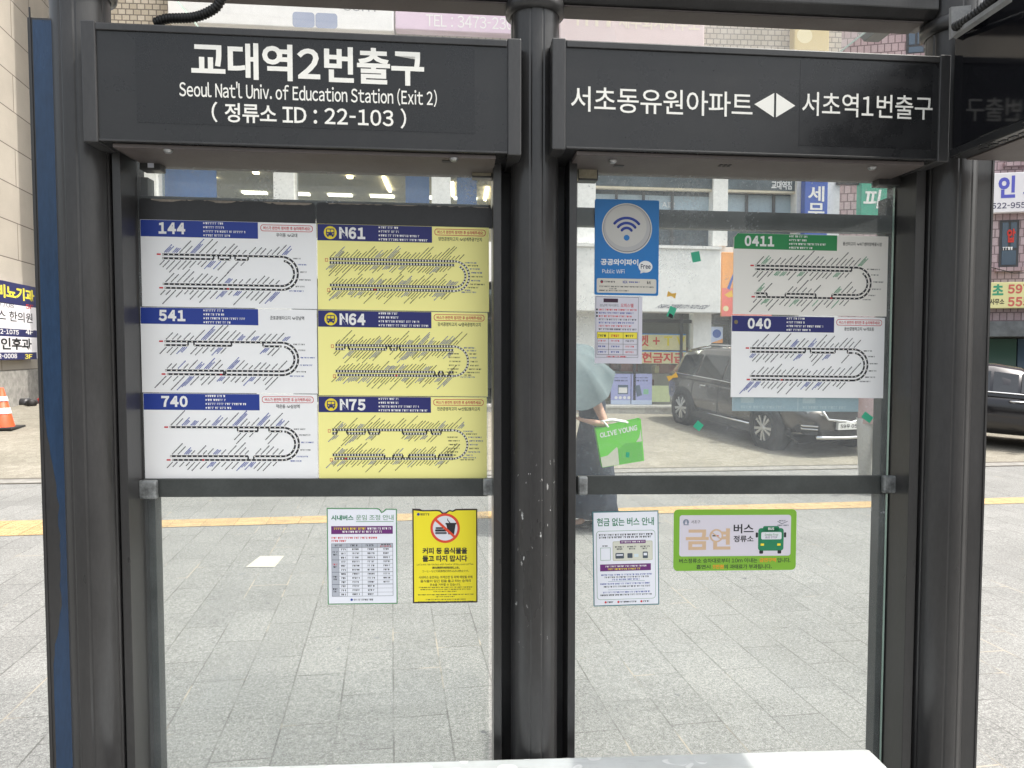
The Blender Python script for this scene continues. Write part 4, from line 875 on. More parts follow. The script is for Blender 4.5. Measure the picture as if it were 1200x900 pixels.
route_poster('N75', (373.5, 465, 570.5, 560.5), PYELL, PNAVY, '진관공영차고지 ↔ 신림2동차고지', 'yellow night route N75 poster, bottom of the yellow column', night=True, gaps=((.04, .12), (.27, .3), (.39, .58), (.78, .82), (.9, 1.0)), gaps2=((.43, .5), (.58, .63), (.85, .88)), seed=23, single_top=True)
cut = [(5, 0), (0, 6), (0, 101), (206, 101), (206, 0)]
route_poster('0411', (859.5, 275, 1040, 369.5), PCREAM, PGREEN, '용산차고지 ↔ AT센터양재꽃시장', 'off-white route 0411 poster with a green band on the right pane', redbox=False, accent=INKG, gaps=((.95, 1.0),), gaps2=((.12, .3), (.6, .76)), seed=31, outline=cut)
o40, P40 = route_poster('040', (857, 371, 1036, 466), PWHITE, PNAVY, '용산공영차고지 ↔ 개포동', 'white route 040 poster with a navy band below the green banded poster', gaps=((.53, .58), (.82, .94)), seed=32)
mb = MB(); P40.disc(mb, 5.5, 8, 2.6, mat('rusty_pin', (.2, .16, .08), .5), 3, 14); mb.build('pin', o40)
# torn black strips over the upper rail of the left pane
BSTR = dusty('black_vinyl_strip', (.022, .022, .024), .33, .25, 12); TAPE = dusty('torn_tape_backing', (.3, .26, .22), .7, .25, 20)
for x0, x1, y0, y1, lab, sd_ in ((163, 369.5, 235, 260, 'black vinyl strip with torn tape above the white posters', 5), (371, 576.5, 240, 265.5, 'black vinyl strip with rounded corners above the yellow posters', 6)):
    rr = random.Random(sd_); P = Panel(SH, SH.rect(x0, y0, x1, y1, .0022), .0022, x1 - x0, y1 - y0); w = x1 - x0; h = y1 - y0
    mb = MB(); P.sheet(mb, .001, BSTR, outline=[(0, 2), (0, h), (w, h), (w, 4), (w - 1, 1.2), (w - 4, 0), (2, 0)]); o = tag(mb.build('vinyl_strip'), lab, 'strip')
    mb = MB(); x = 14.0; dep = 1.5
    while x < w - 6:
        nx = x + rr.uniform(1.5, 7); nd = max(.35, min(3.2 if sd_ == 5 else 1.3, dep + rr.uniform(-1.6, 1.5)))
        P.poly(mb, [(x, .3), (x, dep), (min(nx, w - 4), nd), (min(nx, w - 4), .3)], TAPE, 1); x, dep = nx, nd
    mb.build('torn_tape', o)

# ------------------------------------------------------------------ notices and stickers
def sheet(name, rect, m, label, cat, off=.003, tilt=0.0, th=.0012, outline=None, edge=None, rad=0):
    P = Panel(SH, SH.rect(*rect, off), off, rect[2] - rect[0], rect[3] - rect[1], tilt)
    if rad:
        outline = []
        for cx, cy, a in ((rad, rad, 180), (P.w - rad, rad, 270), (P.w - rad, P.h - rad, 0), (rad, P.h - rad, 90)): outline += [(cx + rad * math.cos(R(a + 15 * k)), cy + rad * math.sin(R(a + 15 * k))) for k in range(7)]
        outline = outline[::-1]
    mb = MB(); P.sheet(mb, th, m, edge, outline); return tag(mb.build(name), label, cat), P
# public wifi board
WB = mat('wifi_blue', '#2277bd', .4); WN = mat('wifi_navy', '#1f3a96', .4); GREYP = mat('disc_grey', '#c9c7c2', .4)
o, P = sheet('wifi_sign', (697, 234, 772, 346), WB, 'blue public wifi sign with a round grey wave symbol', 'sign', .006, th=.005, rad=2)
mb = MB(); P.disc(mb, 37.5, 33.5, 29.3, mat('disc_rim', '#d8d5cc', .4), 1, 56); P.disc(mb, 37.5, 33.5, 28.0, mat('disc_ring', '#8d8c90', .4), 2, 56); P.disc(mb, 37.2, 33.2, 27.2, mat('disc_shade', '#b9b8b8', .4), 3, 56); P.disc(mb, 36.2, 31.2, 24.2, GREYP, 4, 56); em = mb.build('emblem', o)
mb = MB()
for r0, a in ((18.5, 36), (12.6, 38), (6.9, 40)):
    P.disc(mb, 37, 40, r0 + 1.6, WN, 5, 26, r0 - 1.5, -90 - a - 14, -90 + a + 14)
    for s in (-1, 1): aa = R(-90 + s * (a + 14)); P.disc(mb, 37 + r0 * math.cos(aa), 40 + r0 * math.sin(aa), 1.55, WN, 5, 14)
P.disc(mb, 37, 44.5, 3.4, WB, 5, 24); mb.build('wave_symbol', em)
mb = MB(); P.text(mb, '공공와이파이', 7, 69.5, 51, 77, WHITE, 1, .03); P.text(mb, 'Public WiFi', 9, 81.5, 35, 86.5, WHITE, 1, .0); P.disc(mb, 59.5, 78, 8.2, WHITE, 1, 30, sy=.85); P.poly(mb, [(54, 82), (53.5, 86), (60, 84)], WHITE, 1); P.text(mb, 'Free', 54, 75, 65.5, 80.5, mat('ink_navy', '#2b3350'), 2, .03)
P.rrect(mb, 2.5, 92.5, 72.5, 109.5, 2, mat('panel_beige', '#d8d3c8'), 1); P.disc(mb, 8.4, 96.5, 1.8, mat('ink_navy', '#2b3350'), 2, 16); P.disc(mb, 8.4, 97.1, 1.0, REDT, 3, 12); P.words(mb, 11.5, 95.5, 24.5, 1.9, INK, 2); P.text(mb, 'NIA', 33, 95, 38.5, 98, WN, 2, .03); P.words(mb, 40, 95.6, 53.5, 1.7, WN, 2); P.text(mb, 'kt', 61.5, 94.6, 66, 98.4, INK, 2, .04)
P.words(mb, 5.5, 101.2, 69, 1.6, INK, 2); P.words(mb, 17, 103.8, 26, 1.4, INK, 2); P.words(mb, 5.5, 106, 40, 1.6, INK, 2); mb.build('lettering', o)
# small flyer below it
FL = mat('flyer_paper', '#d6d4de', .6)
o, P = sheet('paper_flyer', (697, 347, 752.5, 426), FL, 'white paper flyer with a yellow table row under the wifi sign', 'flyer', .0025)
mb = MB(); P.frame(mb, 1, 1, 51, 72, .35, INKGR, 1); P.rect(mb, 10, 3, 27, 7.5, mat('ink_plum', '#3d2338'), 1); P.text(mb, '강남역 하이엔드', 5.5, 9.5, 28, 12.6, INKGR, 1); P.text(mb, '오피스텔', 30, 8.6, 45, 13, REDT, 1, .01)
for k, m in enumerate((REDT, INKB, REDT, INKGR, INKB, REDT, INK)): P.words(mb, 4.5, 15 + k * 3.8, 49 - (k % 3) * 3, 2.1, m, 1); 
for k in range(3): P.rect(mb, 1.5, 15 + 3.8 * k, 3.4, 17 + 3.8 * k, INK, 1)
P.rect(mb, 2.5, 42, 50, 49.6, mat('table_yellow', '#efe04a'), 1); P.frame(mb, 2.5, 42, 50, 69, .4, INK, 2)
for x in (16, 33): P.rect(mb, x, 42, x + .35, 69, INK, 2)
for y in (49.6, 56, 62.5): P.rect(mb, 2.5, y, 50, y + .3, INK, 2)
for x, m in ((4, INK), (19, REDT), (36, INK)):
    P.words(mb, x, 45, x + 11, 2.8, m, 2)
    for y in (51.5, 58, 64.5): P.words(mb, x, y, x + 10, 2.0, (INK, REDT, INKB)[(x + int(y)) % 3], 2)
P.words(mb, 14, 70, 38, 1.9, REDT, 2); mb.build('print', o)
# translucent pale blue sticker on the outside, below poster 040
o, P = sheet('window_sticker', (858, 464, 1006, 482), mat('sticker_pale_blue', '#b4c9d6', .4), 'pale blue window sticker peeking out below the 040 poster', 'sticker', -.0125)
mb = MB(); PB = mat('sticker_blue_white', '#d2e0e6', .4)
for xa, xb in ((10, 62), (82, 134)): P.words(mb, xa, 11.5, xb, 3.4, PB, 1); P.rrect(mb, xa, 2, xa + 15, 8.5, 1, PB, 1)
P.rect(mb, 76, 0, 77, 18, PB, 1); mb.build('print', o)
# fare notice
GN = mat('notice_green', '#4f8a5c', .5); PAPER = mat('notice_paper', '#eaecf4', .5); PUR = mat('notice_purple', '#6a2a72', .5); GT = mat('title_green', '#1f7a55', .5)
fo = [(0, 0), (0, 113), (82, 113), (82, 1.5), (69, 1.2), (67, 3), (64.5, 5), (62.5, 2.4), (60, .6), (40, .4)]
o, P = sheet('fare_notice', (383.5, 595, 465.5, 708), GN, 'green bordered bus fare table notice on the left pane, torn at its top', 'notice', .0025, outline=fo)
mb = MB(); P.poly(mb, [(1.2, 1.3), (1.2, 111.8), (80.8, 111.8), (80.8, 2.6), (70, 2.4), (66.5, 5.2), (63.8, 6.6), (61, 2.6), (58, 1.6)], PAPER, 1); P.text(mb, '시내버스', 5, 8.5, 31, 14.5, GT, 2, .035); P.text(mb, '운임 조정 안내', 34, 8.2, 78, 14.5, GN, 2, .005); P.rect(mb, 34, 15.8, 78, 16.4, GN, 2)
P.rect(mb, 5, 21.3, 77, 30.5, PUR, 2); P.words(mb, 8, 22.9, 46, 2.6, LOGOY, 3); P.words(mb, 47, 22.9, 75, 2.6, WHITE, 3); P.words(mb, 18, 26.6, 64, 2.5, WHITE, 3); P.words(mb, 5, 33.8, 60, 2.4, REDT, 2); P.words(mb, 5, 37.4, 24, 2.4, REDT, 2)
P.rect(mb, 5, 41.5, 77, 46, mat('table_grey', '#b4b8c2'), 2); P.rect(mb, 5, 46, 13.5, 103.5, mat('table_grey', '#b4b8c2'), 2); P.frame(mb, 5, 41.5, 77, 103.5, .35, INKGR, 3)
for x in (13.5, 23, 40.5, 58.5): P.rect(mb, x, 41.5 if x > 20 else 46, x + .3, 103.5, INKGR, 3)
for k in range(12): y = 46 + k * 4.8; P.rect(mb, 5 if k % 3 == 0 else 13.5, y, 77, y + (.45 if k % 3 == 0 else .25), INKGR, 3)
for k in range(12):
    y = 47.3 + k * 4.8; P.words(mb, 16, y, 21.5, 2.2, INK, 3); P.words(mb, 29, y, 37.5, 2.0, INK, 3); P.words(mb, 47, y, 55.5, 2.0, INK, 3)
    if k < 9: P.words(mb, 65.5, y, 73.5, 2.0, INK, 3)
    if k % 3 == 1: P.words(mb, 6.3, y - 1.6, 12.6, 2.1, INK if k != 4 else REDT, 3); P.words(mb, 7, y + 1.4, 11.6, 2.1, INK, 3)
for x in (9, 27, 45): P.words(mb, x, 42.7, x + 9, 2.2, INK, 3)
P.words(mb, 63, 42.2, 74, 1.6, INK, 3); P.words(mb, 62, 44.2, 75, 1.4, REDT, 3); P.disc(mb, 28, 107.5, 1.4, WN, 3, 14); P.words(mb, 30.5, 106.5, 54, 2.1, INK, 3); mb.build('print', o)
# no food or coffee notice
YN = mat('notice_yellow', '#f2e22c', .5); DK = mat('notice_dark', '#2a1d20', .5)
yo = [(0, 0), (0, 110.5), (76, 110.5), (76, .3), (50.5, .5), (47, 2.4), (43, 1.4), (39, 4.4), (35.5, 4.8), (33, 2.2), (29.5, 1.4), (12, 1.8), (9, .2)]
o, P = sheet('no_food_notice', (483.5, 596, 559.5, 706.5), DK, 'yellow no food or coffee notice with a red prohibition ring', 'notice', .0025, outline=yo)
mb = MB(); P.poly(mb, [(1.6, 2), (1.6, 108.8), (74.5, 108.8), (74.5, 2), (51, 2.2), (47.2, 4), (43.4, 3), (39, 6.3), (35, 6.6), (32, 3.6), (29, 3), (12, 3.2)], YN, 1); P.disc(mb, 7, 6.5, 1.7, WN, 2, 12); P.words(mb, 9.5, 5.3, 21, 2.6, INK, 2)
P.disc(mb, 38.2, 22.8, 17.3, mat('ring_red', '#df4a2f', .5), 2, 48); P.disc(mb, 38.2, 22.8, 14.4, mat('ring_white', '#dfe0e6', .5), 3, 48); P.poly(mb, [(39.5, 18.2), (50.5, 18.2), (48.6, 30), (41.8, 30)], INK, 4); P.rect(mb, 38.6, 16.6, 51.4, 18.4, INK, 4); P.line(mb, 41.2, 13.5, 44, 16.8, 1.0, INK, 4); P.line(mb, 41.2, 13.5, 41.0, 11.6, .8, INK, 4); P.rrect(mb, 26.4, 24, 40, 26.6, 1.2, INK, 4); P.rrect(mb, 26.6, 27.2, 40, 29.6, 1.0, mat('ink_mid', '#55565c'), 4); P.rrect(mb, 27, 21.6, 39.5, 23.5, .9, INK, 4)
P.line(mb, 27.3, 13, 49.3, 33, 2.9, mat('ring_red', '#df4a2f'), 5)
P.text(mb, '커피 등 음식물을', 11.5, 45.5, 64, 53, INK, 2, .035); P.text(mb, '들고 타지 맙시다', 11.5, 54.5, 64, 62, INK, 2, .035)
P.text(mb, "Let's not ride the bus with food or drinks, even coffee.", 5, 63.6, 71.5, 66.4, INK, 2, .0)
P.text(mb, '请勿携带咖啡等饮料上车。', 22.5, 67.6, 55, 70.6, INK, 2, .02); P.text(mb, 'コーヒーなどの飲食物の持ち込みは禁止です。', 11, 71.6, 66, 74.4, INK, 2)
P.text(mb, '시내버스 운전자는 여객안전 및 피해 예방을 위해', 7, 78.5, 70, 81.8, INK, 2, .01); P.text(mb, '음식물이 담긴 컵을 들고 타는 승객의', 9, 83, 68, 86.2, INK, 2, .01); P.text(mb, '운송을 거부할 수 있습니다.', 20, 87.4, 56, 90.4, INK, 2, .01)
for k, (a, b_) in enumerate(((7, 70), (9, 68), (24, 51), (6, 72), (27, 49), (15, 62), (6, 71))): P.words(mb, a, 91.4 + k * 2.45 + (1.2 if k > 2 else 0) + (.8 if k > 4 else 0), b_, 1.35, INK, 2)
mb.build('print', o)
# cashless bus notice
TL = mat('notice_teal', '#2c6f78', .5)
o, P = sheet('cashless_notice', (695, 599, 772, 709.5), TL, 'white cashless bus notice with a teal border on the right pane', 'notice', .0025, tilt=.018)
mb = MB(); P.rect(mb, 1.1, 1.1, 75.9, 109.4, PAPER, 1); P.text(mb, '현금 없는 버스 안내', 5, 7.5, 71.5, 17, GT, 2, .016); P.rrect(mb, 4, 22.5, 73, 103, 4, GN, 2); P.rrect(mb, 4.4, 22.9, 72.6, 102.6, 3.7, PAPER, 3)
for y, a, b_ in ((26, 7, 70), (29, 7, 70)): P.words(mb, a, y, b_, 2.2, INK, 4)
P.rrect(mb, 23, 35, 69.5, 57.5, 1.5, mat('olive_line', '#a9a67a'), 4); P.rrect(mb, 23.4, 35.4, 69.1, 57.1, 1.3, mat('cream_card', '#d6d6c8'), 5); P.rect(mb, 31.5, 33.8, 61.5, 37.6, PUR, 6); P.words(mb, 33, 34.7, 60, 1.9, WHITE, 7); P.rrect(mb, 26, 48.5, 36, 55, 1, INKGR, 6); P.rect(mb, 27.2, 50, 34.8, 51.6, PAPER, 7); P.rrect(mb, 40, 49, 46, 54.6, .6, INKGR, 6); P.rrect(mb, 58, 47.5, 64, 55.2, .8, INKGR, 6); P.rect(mb, 59, 49, 63, 52, PAPER, 7)
for x in (25.5, 40, 55): P.words(mb, x, 40.5, x + 11, 1.8, INK, 6); P.words(mb, x + 2, 43, x + 9, 1.8, INK, 6)
P.rect(mb, 48, 50, 53, 53.6, PB, 6); P.words(mb, 11, 39.2, 18, 1.6, INK, 4); P.frame(mb, 8.6, 42, 20.4, 56.8, .4, GN, 4)
P.rect(mb, 8, 61.5, 67.5, 69.5, PUR, 4); P.words(mb, 14, 63, 62, 2.0, WHITE, 5); P.words(mb, 17, 66.2, 56, 2.1, LOGOY, 5)
for y, a, b_, m in ((73, 9, 69, INKB), (75.8, 13, 66, INK), (78.6, 22, 54, INKB), (83.5, 8, 67, INKB), (86.8, 12, 68, INK), (93.5, 11, 66, INKB), (96.6, 8, 68, INK)): P.words(mb, a, y, b_, 1.9, m, 4)
for y in (81.4, 91.3): P.rect(mb, 17, y, 60, y + .3, TL, 4)
for x in (14, 29, 56): P.disc(mb, x, 106, 1.3, (GT, WN, REDT)[x % 3], 3, 12); P.words(mb, x + 2, 105, x + (9 if x != 29 else 22), 1.9, INK, 3)
mb.build('print', o)
# no smoking bus stop sign
SG = mat('sign_lime', '#7cb035', .45)
o, P = sheet('no_smoking_sign', (789.5, 597, 933, 668.5), SG, 'lime green bordered no smoking bus stop sign on the right pane', 'sign', .004, th=.002, rad=5)
mb = MB(); P.rrect(mb, 6.5, 6.5, 137, 54.5, 3, mat('sign_lilac', '#d5d0da', .45), 1); W2 = mat('sign_wood', '#cfb192', .5)
P.text(mb, '금연', 14, 22, 66, 47, W2, 2, .035); P.disc(mb, 49.5, 30.5, 7.8, W2, 3, 30); P.disc(mb, 49.5, 30.5, 5.9, mat('sign_lilac', '#d5d0da'), 4, 30); P.line(mb, 44.5, 27, 55, 34.5, 1.4, W2, 6); P.rect(mb, 44.8, 29.8, 50, 31.2, INK, 5); P.rect(mb, 50, 29.8, 52, 31.2, REDT, 5)
P.text(mb, '버스', 69.5, 17, 93, 28, INK, 2, .02); P.text(mb, '정류소', 69.5, 30.5, 93, 38.2, INK, 2, .02); P.disc(mb, 14, 14.5, 3.5, mat('logo_slate', '#7c8697'), 2, 20); P.rect(mb, 11, 17.2, 17.3, 18, mat('logo_slate', '#7c8697'), 3); P.poly(mb, [(12.4, 17), (14, 11.6), (15.5, 17)], mat('sign_lilac', '#d5d0da'), 3); P.text(mb, '서초구', 20, 12.2, 30.5, 16.2, INK, 2); P.words(mb, 123, 12.5, 131, 1.8, INKGR, 2); P.line(mb, 121, 14, 126, 17, .6, INKGR, 2); P.line(mb, 126, 17, 133, 14, .6, INKGR, 2); P.words(mb, 121, 18, 134, 1.6, INKGR, 2)
BG = mat('bus_green', '#1f7d55', .5)
P.rrect(mb, 98.5, 22, 128.5, 48.5, 3.4, BG, 2); P.rrect(mb, 104, 19.6, 123, 26, 2, BG, 2); P.text(mb, 'BUS', 110, 21.2, 117, 24.2, WHITE, 4, .03); P.rrect(mb, 102, 26.6, 126, 35.2, 1.6, mat('screen_white', '#d9dde0'), 3); P.text(mb, 'Smoke free', 106, 28, 122, 31, GN, 4); P.text(mb, 'BUS STOP', 107, 31.6, 121, 34, PUR, 4); P.rrect(mb, 95.5, 27, 98.2, 33, 1, INK, 2); P.rrect(mb, 128.8, 27, 131.5, 33, 1, INK, 2)
P.rrect(mb, 100, 48, 104.6, 52, 1, INK, 2); P.rrect(mb, 121.5, 48, 126, 52, 1, INK, 2); P.rect(mb, 101.5, 40, 105.5, 42.6, LOGOY, 3); P.rect(mb, 121, 40, 125, 42.6, LOGOY, 3); mb.build('print', o)
mb = MB(); P.text(mb, '버스정류소 승차대로부터 10m 이내는', 6.5, 57, 98, 62.4, INK, 1, .012); P.text(mb, '금연구역', 100.5, 57, 120, 62, mat('sign_orange', '#e2922e'), 1, .03); P.text(mb, '입니다.', 121.5, 57, 137, 62.6, INK, 1, .012); P.text(mb, '흡연시', 26.5, 64.3, 43, 69.4, INK, 1, .012); P.text(mb, '5만원', 45.5, 64.3, 58.5, 69.2, mat('sign_orange', '#e2922e'), 1, .03); P.text(mb, '의 과태료가 부과됩니다.', 59, 64.3, 115, 69.6, INK, 1, .012); mb.build('lettering', o)
# scraps of tape left on the right pane
TG = mat('tape_green', '#3fae8a', .4); TY = mat('tape_yellow', '#e0b254', .4)
for i, (cx, cy, w, h, a, m, lab) in enumerate(((815.5, 301, 10, 12, -12, TG, 'green tape scrap over the white signboard'), (787, 366, 8, 13, 22, TG, 'green tape scrap with a black end below the signboard'), (818.5, 499, 9, 9, 38, TG, 'green tape square over the cobbles below the dark car'), (1016.5, 489, 12, 8, 35, TG, 'green tape scrap beside the licence plate'), (787, 345.5, 10, 7, 12, TY, 'yellow bow shaped tape scrap above the phone number'), (788, 441.5, 12, 6.5, -24, TY, 'yellow bow shaped tape scrap over the dark car'), (735.5, 533, 4, 6, 4, TG, 'tiny green tape scrap over the green shopping bag'))):
    P = Panel(SH, SH.rect(cx - w / 2, cy - h / 2, cx + w / 2, cy + h / 2, .0012), .0012, w, h, -R(a)); mb = MB()
    ol = [(0, 0), (0, h), (w, h), (w, 0)] if m is TG else [(0, 0), (0, h), (w * .5, h * .72), (w, h), (w, 0), (w * .5, h * .28)]
    P.sheet(mb, .0005, m, outline=ol); o = tag(mb.build('tape_scrap'), lab, 'tape')
    if i == 1: mb = MB(); P.poly(mb, [(2, 8), (2, 12.8), (8, 12.8), (7, 9)], BLACK, 1); mb.build('black_end', o)

# ------------------------------------------------------------------ cars
TYRE = dusty('tyre_rubber', (.018, .018, .019), .8, .2, 20); RIM = mat('alloy_rim', (.55, .56, .58), .3, .8); PLAST = dusty('black_cladding', (.02, .02, .021), .6, .2, 15)
CHROME = mat('chrome', (.75, .76, .78), .12, 1.0); CGLASS = mat('car_glass', (.012, .014, .016), .03, spec=.9); LENS = mat('lamp_lens', (.25, .27, .29), .05, spec=.9)
def car(name, rear, front, L_, hw, wb, low, cab, rw, paint, label, plate=None, suv=False):
    """rear, front: ground points under the axle centres. low: stations (x, z bottom, z shoulder, half width). cab: (x, z belt, z roof, belt hw, roof hw)"""
    d = front - rear; d2 = Vector((d.x, d.y, 0)).normalized(); zax = (d.normalized()).cross(Vector((d2.y, -d2.x, 0))).normalized()
    if zax.z < 0: zax = -zax
    xa = d.normalized(); ya = zax.cross(xa).normalized(); c = front - xa * (wb / 2)
    M = Matrix.Translation(c) @ Matrix((xa, ya, zax)).transposed().to_4x4()
    T = lambda x, y, z: M @ Vector((x, y, z))
    root = empty(name, tuple(c), label, 'car')
    body = MB(); rings = []
    for x, zb, zs, w in low:
        zm = zb + (zs - zb) * .62
        half = [(.0, zb), (w * .82, zb), (w * .96, zb + .1 * (zs - zb) / .7), (w * .995, zb + (zs - zb) * .35), (w, zm), (w * .975, zs - .09), (w * .9, zs - .015), (w * .6, zs + .018), (0, zs + .03)]
        rings.append([T(x, y, z) for y, z in half] + [T(x, -y, z) for y, z in half[-2:0:-1]])
    n = len(rings[0]); vs = [p for r_ in rings for p in r_]
    fs = [(i * n + k, i * n + (k + 1) % n, (i + 1) * n + (k + 1) % n, (i + 1) * n + k) for i in range(len(rings) - 1) for k in range(n)] + [tuple(range(n))[::-1], tuple((len(rings) - 1) * n + k for k in range(n))]
    body.add(vs, fs, paint); bo = body.build('body', root, True, sub=2)
    cabm = MB(); cr = []
    for x, zb, zr, wb_, wr in cab:
        zm = zb + (zr - zb) * .9
        half = [(wb_, zb - .05), (wb_ * .995, zb), (wr + (wb_ - wr) * .1, zm), (wr * .86, zr), (wr * .45, zr + .018 * (zr - zb > .2)), (0, zr + .024 * (zr - zb > .2))]
        cr.append([T(x, y, z) for y, z in half] + [T(x, -y, z) for y, z in half[-2::-1]])
    n = len(cr[0]); vs = [p for r_ in cr for p in r_]
    fs = [(i * n + k, i * n + k + 1, (i + 1) * n + k + 1, (i + 1) * n + k) for i in range(len(cr) - 1) for k in range(n - 1)]
    cabm.add(vs, fs, paint); cabm.build('roof', root, True)
    # glass set on the cabin shell, leaving the pillars
    def side_glass(i, sgn, f0, f1, z0=.08, z1=.86):
        a, b_ = cab[i], cab[i + 1]
        def at(f, g):
            x = a[0] + (b_[0] - a[0]) * f; zb = a[1] + (b_[1] - a[1]) * f; zr = a[2] + (b_[2] - a[2]) * f; wb_ = a[3] + (b_[3] - a[3]) * f; wr = a[4] + (b_[4] - a[4]) * f
            z = zb + (zr - zb) * .9 * g; return T(x, sgn * (wb_ + (wr + (wb_ - wr) * .1 - wb_) * g + .008), z)
        mb = MB(); mb.poly([at(f0, z0), at(f1, z0), at(f1, z1), at(f0, z1)], CGLASS); return mb
    for sgn in (-1, 1):
        for i in range(1, len(cab) - 2):
            m_ = side_glass(i, sgn, .04, .96); m_.build('side_window', root)
        a, b_ = cab[-2], cab[-1]; mb = MB()
        mb.poly([T(a[0] + .03, sgn * (a[3] + .006), a[1] + .05), T(a[0] + (b_[0] - a[0]) * .62, sgn * (a[3] + (b_[3] - a[3]) * .62 + .006), a[1] + .05), T(a[0] + .03, sgn * (a[4] + (a[3] - a[4]) * .16 + .006), a[1] + (a[2] - a[1]) * .84)], CGLASS); mb.build('quarter_window', root)
    for i, nm, f0, f1 in ((len(cab) - 2, 'windshield', .05, .92), (0, 'rear_window', .2, .9)):
        a, b_ = cab[i], cab[i + 1]
        def at2(f, g, up=.012):
            x = a[0] + (b_[0] - a[0]) * f; zr = a[2] + (b_[2] - a[2]) * f; w = (a[4] + (b_[4] - a[4]) * f) * .84
            return T(x, g * w, zr + (.018 if abs(g) < .6 else 0) * (1 - f if i else f) + up)
        mb = MB()
        for g0, g1 in ((-1, -.5), (-.5, 0), (0, .5), (.5, 1)): mb.poly([at2(f0, g0), at2(f1, g0), at2(f1, g1), at2(f0, g1)], CGLASS)
        mb.build(nm, root)
    # chrome belt line, sill trim, roof rails
    for sgn in (-1, 1):
        mb = MB(); mb.tube([T(s_[0], sgn * (s_[3] + .012), s_[1] + .025) for s_ in cab[1:]], .012, CHROME, 6); mb.build('belt_trim', root, True)
        if suv:
            mb = MB(); mb.tube([T(x, sgn * (hw * 1.0), .36) for x in (-wb / 2 + .42, 0, wb / 2 - .42)], .018, CHROME, 6); mb.build('sill_trim', root, True)
            mb = MB(); mb.tube([T(s_[0], sgn * s_[4] * .84, s_[2] + (.05 if 0 < i < len(cab[1:-1]) - 1 else .0)) for i, s_ in enumerate(cab[1:-1])], .016, CHROME, 6); mb.build('roof_rail', root, True)
            mb = MB(); mb.hexa([T(-wb / 2 + .3, sgn * hw * .9, .22), T(wb / 2 - .3, sgn * hw * .9, .22), T(wb / 2 - .3, sgn * hw * 1.004, .22), T(-wb / 2 + .3, sgn * hw * 1.004, .22), T(-wb / 2 + .3, sgn * hw * .9, .345), T(wb / 2 - .3, sgn * hw * .9, .345), T(wb / 2 - .3, sgn * hw * 1.004, .345), T(-wb / 2 + .3, sgn * hw * 1.004, .345)], PLAST); mb.build('sill_cladding', root, bevel=.01)
        for x in (-.62, .48):
            mb = MB(); z = cab[2][1] - .13; mb.tube([T(x - .11, sgn * hw * .985, z), T(x - .09, sgn * (hw + .022), z), T(x + .09, sgn * (hw + .022), z), T(x + .11, sgn * hw * .985, z)], .014, CHROME, 8); mb.build('door_handle', root, True)
        for x in (-1.02, -.1, .93):      # door gaps
            mb = MB(); z0, z1 = .36, cab[2][1] - .06; mb.tube([T(x + .02 * (z - .5), sgn * hw * f, z) for z, f in ((z0, .992), (.55, 1.0), (.72, 1.0), (z1, .975))], .006, PLAST, 5); mb.build('door_gap', root)
        s_ = cab[-2]; mx = s_[0] + .38
        mb = MB(); mb.lathe([(.001, -.07), (.06, -.06), (.088, -.01), (.075, .04), (.03, .085), (.001, .09)], T(mx, sgn * (s_[3] + .12), s_[1] + .07), xa, paint if suv else CHROME, 16); mi = mb.build('mirror', root, True)
        mb = MB(); mb.tube([T(mx, sgn * (s_[3] - .03), s_[1] + .02), T(mx, sgn * (s_[3] + .1), s_[1] + .05)], .022, PLAST, 8); mb.build('mirror_arm', mi, True)
    # wheels
    for ax in (-1, 1):
        for sgn in (-1, 1):
            cx, cz = ax * wb / 2, rw; C = T(cx, sgn * (hw - .22), cz); axis = ya * sgn
            mb = MB(); mb.lathe([(.001, .232), (rw * 1.17, .232), (rw * 1.2, .2), (rw * 1.2, .0), (.001, 0)], T(cx, sgn * (hw - .225), cz), axis, PLAST, 36); mb.build('wheel_arch', root, True)
            w = MB(); w.lathe([(rw * .66, .10), (rw * .66, .245), (rw * .72, .262), (rw * .9, .262), (rw * .985, .235), (rw, .2), (rw, .08), (rw * .95, .04), (rw * .66, .04)], C, axis, TYRE, 40); wo = w.build('wheel', root, True)
            rm = MB(); rm.lathe([(rw * .68, .25), (rw * .66, .262), (rw * .62, .25), (rw * .6, .12), (.001, .12)], C, axis, mat('rim_dark', (.06, .06, .065), .4, .6), 36)
            a0 = xa; b0 = zax
            for k in range(10):
                an = 2 * math.pi * k / 10 + (.18 if k % 2 else -.0); dv = a0 * math.cos(an) + b0 * math.sin(an); tv = a0 * -math.sin(an) + b0 * math.cos(an)
                p0, p1 = C + dv * rw * .1, C + dv * rw * .64; w0, w1 = rw * .045, rw * .07
                q = [p0 + tv * w0, p1 + tv * w1, p1 - tv * w1, p0 - tv * w0]; rm.hexa([p + axis * .2 for p in q] + [p + axis * (.262 if i in (0, 3) else .255) for i, p in enumerate(q)], RIM)
            rm.lathe([(.001, .275), (rw * .1, .272), (rw * .17, .255), (rw * .17, .2)], C, axis, RIM, 20); rm.build('rim', wo)
    # the front end
    xf = low[-1][0]; wf = low[-1][3]
    def fx(y, z):                       # forward-most x of the nose at a lateral position
        a = abs(y)
        for i in range(len(low) - 1, 0, -1):
            if low[i][3] * .98 <= a <= low[i - 1][3] * .98 + .001: t = (a - low[i][3] * .98) / max(1e-4, (low[i - 1][3] - low[i][3]) * .98); return low[i][0] + (low[i - 1][0] - low[i][0]) * t
        return low[-1][0] if a < low[-1][3] else low[-3][0]
